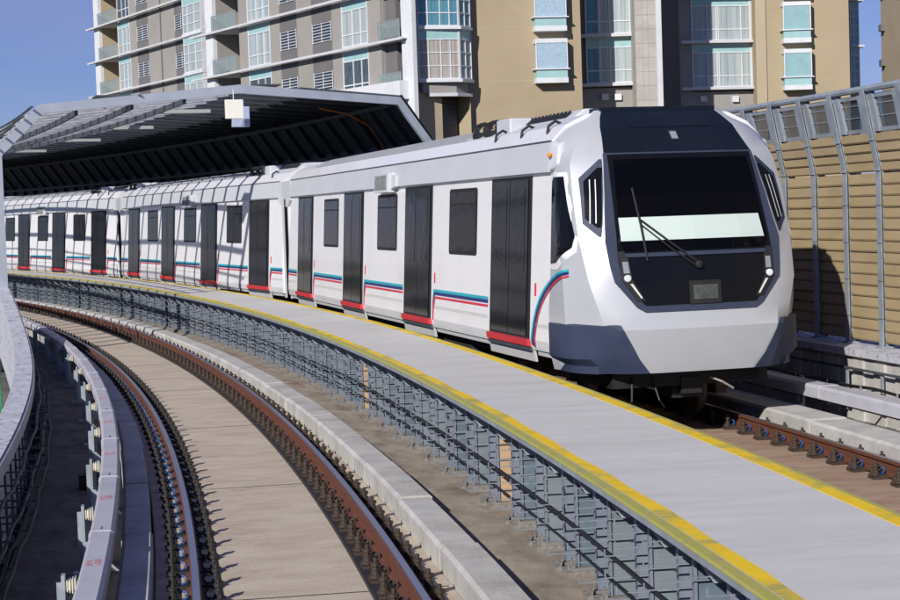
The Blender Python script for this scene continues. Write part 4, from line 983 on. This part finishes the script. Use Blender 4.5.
q = MB(); overlay(q, sym([(2.24, .89), (2.34, .945), (3.33, .855)]), .030); ws = q.build('windscreen', M['glass'], lead)
q = MB(); overlay(q, dens([(2.36, -.925, .895), (2.635, -.915, .865)]), .034, .004); q.build('sun_blind', M['blind'], ws)
q = MB(); overlay(q, sym([(2.17, .88), (2.215, .90)]), .040); q.build('lower_edge', M['frame'], ws)
q = MB(); overlay(q, dens([(1.60, -.155, .245), (1.87, -.155, .245)]), .032); pl = q.build('route_display', M['rubber'], lead)
q = MB(); overlay(q, dens([(1.65, -.11, .20), (1.82, -.11, .20)]), .038); q.build('display_screen', M['dispdark'], pl)
q = MB(); overlay(q, dens([(3.55, -.055, .055), (3.68, -.055, .055)]), .022); cm = q.build('camera_window', M['rubber'], lead)
q = MB(); overlay(q, dens([(3.57, -.04, .04), (3.66, -.04, .04)]), .027); q.build('camera_glass', M['dlens'], cm)
for s_ in (-1, 1):
    q = MB()
    def strip(z0, a0, b0, z1, a1, b1, off=.034):
        r0, r1 = sorted((s_ * a0, s_ * b0)), sorted((s_ * a1, s_ * b1)); overlay(q, dens([(z0, r0[0], r0[1]), (z1, r1[0], r1[1])], .04), off, .012, 3)
    strip(1.66, .70, .80, 1.90, .84, .965, .028); strip(1.90, .84, .965, 2.14, .86, .97, .028); strip(2.14, .86, .97, 2.24, .90, .98, .028)
    hl = q.build('headlight', M['rubber'], lead)
    q = MB(); strip(1.985, .865, .935, 2.12, .875, .94, .036); q.build('lens', M['dlens'], hl)
    q = MB(); y = s_ * .90; x = nose_x(y, 1.925) + .045; q.lathe((0, 0, 0), [(.042, -.02), (.042, .01), (.03, .018)], 14, Matrix.Translation((x, y, 1.925)) @ Matrix.Rotation(math.pi / 2, 4, 'Y')); q.build('round_lamp', M['lens'], hl)
    q = MB(); strip(1.69, .735, .755, 1.86, .845, .875, .038); q.build('led_strip', M['lens'], hl)
    # corner marker light on the outer facet
    pts = [(-1.00, 3.33), (-1.22, 3.14), (-1.30, 2.62), (-1.16, 2.44), (-1.03, 2.9)]
    def facet(pl_, off, m, nm, par, th=.012):
        q = MB(); rows = pl_; overlay(q, rows, off, th, 5); return q.build(nm, m, par)
    ro = lambda L_: dens([(z, *(sorted((s_ * a, s_ * b)))) for z, a, b in L_], .05)
    mk = facet(ro([(2.42, 1.135, 1.16), (2.58, 1.10, 1.30), (3.12, 1.01, 1.265), (3.34, .985, 1.01)]), .012, M['skirt'], 'marker_light', lead)
    facet(ro([(2.53, 1.125, 1.165), (2.64, 1.10, 1.27), (3.08, 1.035, 1.225), (3.24, 1.0, 1.05)]), .020, M['mattblack'], 'lamp_glass', mk)
    for a_, w_ in ((1.215, .009), (1.155, .009)):
        facet(ro([(2.58, a_ + .01, a_ + .01 + w_), (3.10, a_ - .06, a_ - .06 + w_)]), .026, M['lens'], 'light_bar', mk)
    # dark corner skirt
    q = MB(); rows = [(.80, .66), (.98, .80), (1.32, .985), (1.375, 1.01)]
    rr = []
    L_ = dens([(z, yf, 0) for z, yf in rows], .08); A = []; n = 9
    for z, yf, _ in L_:
        ym = 1.16 if z > 1.2 else 1.12
        ring = [(nose_x(yf, z) + .02, yf), (nose_x((yf + 1.12) / 2, z) + .05, (yf + 1.12) / 2), (nose_x(1.12, z) + .05, 1.12), (10.30, 1.30), (10.16, 1.42), (9.98, 1.50), (9.75, 1.525), (9.55, 1.52), (9.385, 1.51)]
        k = .93 if z < .9 else 1
        A += [(x, s_ * (y * k if y > 1.2 else y), z) for x, y in ring]
    K = len(L_); fs = [(i * n + j, i * n + j + 1, (i + 1) * n + j + 1, (i + 1) * n + j) for i in range(K - 1) for j in range(n - 1)]
    top = [(x - .09 if i < 5 else x, y * .93, z + .03) for i, (x, y, z) in enumerate(A[-n:])]; A += top
    fs += [((K - 1) * n + j, (K - 1) * n + j + 1, K * n + j + 1, K * n + j) for j in range(n - 1)]
    q.add(A, fs); q.build('corner_skirt', M['skirt'], lead, smooth=20)
    # cab side: bright panel, window, seam, swoosh
    q = MB()
    def side_surf(q, poly, out, th=.012, nz=14, nx=8):
        # polygon laid on the nose side as a grid between its left and right outline
        zs_ = sorted({z for x, z in poly}); z0, z1 = zs_[0], zs_[-1]; A = []; B = []
        def span(z):
            xs = []
            for (xa, za), (xb, zb) in zip(poly, poly[1:] + poly[:1]):
                if abs(za - zb) < 1e-9:
                    if abs(z - za) < 1e-6: xs += [xa, xb]
                elif min(za, zb) - 1e-9 <= z <= max(za, zb) + 1e-9: xs.append(xa + (xb - xa) * (z - za) / (zb - za))
            return min(xs), max(xs)
        lv = sorted(set(zs_ + [z0 + (z1 - z0) * i / nz for i in range(nz + 1)]))
        for z in lv:
            a_, b_ = span(z)
            for i in range(nx + 1): x = a_ + (b_ - a_) * i / nx; y = nose_y(x, z); A.append((x, s_ * (y + out), z)); B.append((x, s_ * (y + out - th), z))
        K = len(lv); n = nx + 1; m = K * n
        fs = [(i * n + j, i * n + j + 1, (i + 1) * n + j + 1, (i + 1) * n + j) for i in range(K - 1) for j in range(nx)]
        edge = list(range(n)) + [k * n + nx for k in range(1, K)] + [(K - 1) * n + nx - j for j in range(1, n)] + [k * n for k in range(K - 2, 0, -1)]
        fs += [(edge[i], edge[(i + 1) % len(edge)], edge[(i + 1) % len(edge)] + m, edge[i] + m) for i in range(len(edge))]
        q.add(A + B, fs)
    q = MB(); side_surf(q, [(9.43, 2.10), (9.43, 3.10), (9.49, 3.15), (9.76, 3.15), (10.10, 2.42), (10.07, 2.30), (9.68, 2.12)], .022); cw = q.build('cab_window', M['wing'], lead)
    q = MB(); side_surf(q, [(9.375, 2.03), (9.375, 3.17), (9.46, 3.21), (9.80, 3.20), (10.17, 2.42), (10.14, 2.24), (9.72, 2.03)], .012); q.build('window_surround', M['white'], lead)
    q = MB(); side_box(q, 9.345, 9.358, 1.0, 3.2, .003, s_, .02); q.build('cab_seam', M['rubber'], lead)
    q = MB(); y0 = ys(3.2)
    q.hexa([(9.35, s_ * (y0 - .03), 3.21), (9.62, s_ * (y0 - .06), 3.24), (9.60, s_ * (y0 + .02), 3.30), (9.35, s_ * (y0 + .06), 3.22), (9.35, s_ * (y0 - .06), 3.60), (9.56, s_ * (y0 - .12), 3.58), (9.56, s_ * (y0 - .02), 3.54), (9.35, s_ * (y0 + .015), 3.58)]); q.build('roof_edge_end', M['gutp'], lead, bevel=.03)
    q = MB(); q.lathe((0, 0, 0), [(.03, -.02), (.03, .01), (.02, .022)], 10, Matrix.Translation((9.42, s_ * (y0 + .06), 3.42)) @ Matrix.Rotation(-s_ * math.pi / 2, 4, 'X')); q.build('side_lamp', M['amber'], lead)
    # swoosh of three stripes
    for name, col, o1, w1 in (('teal_stripe', 'teal', 0, .055), ('navy_stripe', 'navy', -.062, .055), ('red_stripe', 'redst', -.135, .04)):
        q = MB(); xs_ = [8.55, 8.58, 8.64, 8.74, 8.88, 9.04, 9.22, 9.42, 9.66, 9.95]; cz = [1.06, 1.20, 1.36, 1.52, 1.66, 1.77, 1.86, 1.93, 1.99, 2.03]
        xd = []; zd = []
        for i in range(9):
            for j in range(4): t = j / 4; xd.append(xs_[i] + (xs_[i + 1] - xs_[i]) * t); zd.append(cz[i] + (cz[i + 1] - cz[i]) * t)
        xs_, cz = xd + [xs_[-1]], zd + [cz[-1]]; top = []; bot = []; NN = len(xs_)
        for i, (x, z) in enumerate(zip(xs_, cz)):
            dx = xs_[min(i + 3, NN - 1)] - xs_[max(i - 3, 0)]; dz = cz[min(i + 3, NN - 1)] - cz[max(i - 3, 0)]; L_ = math.hypot(dx, dz); nx, nz = -dz / L_, dx / L_
            k = 1 - .5 * i / (NN - 1)
            top.append((x - nx * 0 + nx * (o1 * k + w1 * k / 2) + .09, z + nz * (o1 * k + w1 * k / 2))); bot.append((x + nx * (o1 * k - w1 * k / 2) + .09, z + nz * (o1 * k - w1 * k / 2)))
        vs = []
        for x, z in top + bot:
            y = ys(z) + .010 if x < 9.36 else nose_y(x, z) + .016
            vs.append((x, s_ * y, z))
        q.add(vs, [(i, i + 1, NN + 1 + i, NN + i) for i in range(NN - 1)])
        q.build(name, M[col], lead)
# wiper and coupler
q = MB(); W = lambda y, z, o_=.06: (nose_x(y, z) + o_, y, z)
q.tube([W(-.02, 2.08), W(-.25, 2.26), W(-.66, 2.60)], .013, 6); q.tube([W(-.06, 2.05), W(-.34, 2.26), W(-.68, 2.56)], .009, 6)
q.tube([W(-.70, 2.98, .05), W(-.67, 2.55, .055), W(-.64, 2.12, .05)], .014, 6); q.lathe((0, 0, 0), [(.045, 0), (.045, .05), (.02, .06)], 10, Matrix.Translation((nose_x(0, 2.06) + .03, -.02, 2.06)) @ Matrix.Rotation(math.pi / 2, 4, 'Y'))
q.build('wiper', M['rubber'], lead)
q = MB(); q.box(9.5, 10.1, -.20, .20, .44, .72); q.box(10.1, 10.22, -.13, .13, .50, .70); q.box(9.0, 10.2, -1.0, 1.0, .60, .80)
q.box(10.0, 10.2, .25, .9, .62, .76); q.build('coupler', M['rubber'], lead)
q = MB(); q.tube([(10.38, .17, .70), (10.46, .30, .64), (10.5, .42, .56)], .014, 6); q.build('uncoupling_lever', M['steelbolt'], lead)
q = MB(); q.tube([(10.2, -.5, .72), (10.3, -.45, .45), (10.2, -.35, .35)], .012, 6); q.tube([(10.2, -.75, .72), (10.3, -.8, .45), (10.2, -.9, .35)], .012, 6); q.build('air_hose', M['cable'], lead)

RT = 175.5995; CL = 3 * 5.1 + 4.9944; A0 = 14.7877; RC = math.sqrt(RT ** 2 - 7.5 ** 2); ZT_ = -.1825
dcar = 2 * math.asin(CL / 2 / RT) / D2R
def car_matrix(k):
    th = (A0 + k * dcar) * D2R; p = P(RC, A0 + k * dcar, ZT_)
    s_ = Vector((math.sin(th), -math.cos(th), 0)); r_ = Vector((math.cos(th), math.sin(th), 0))
    return Matrix(((s_.x, r_.x, 0, p.x), (s_.y, r_.y, 0, p.y), (0, 0, 1, p.z), (0, 0, 0, 1)))
lead.matrix_world = car_matrix(0); tag(lead, 'leading metro car with black windscreen and silver cab nose', 'train', 'cars of the metro train')
mid = build_car(False)
for k, lab in ((1, 'second metro car, partly striped by the shelter shadows, behind the cab car'), (2, 'third metro car inside the shelter, seen to the left picture edge'), (3, 'last metro car, almost wholly beyond the left picture edge')):
    if k == 3: continue
    o = mid if k == 1 else copy_tree(mid)
    o.matrix_world = car_matrix(k); tag(o, lab, 'train', 'cars of the metro train')
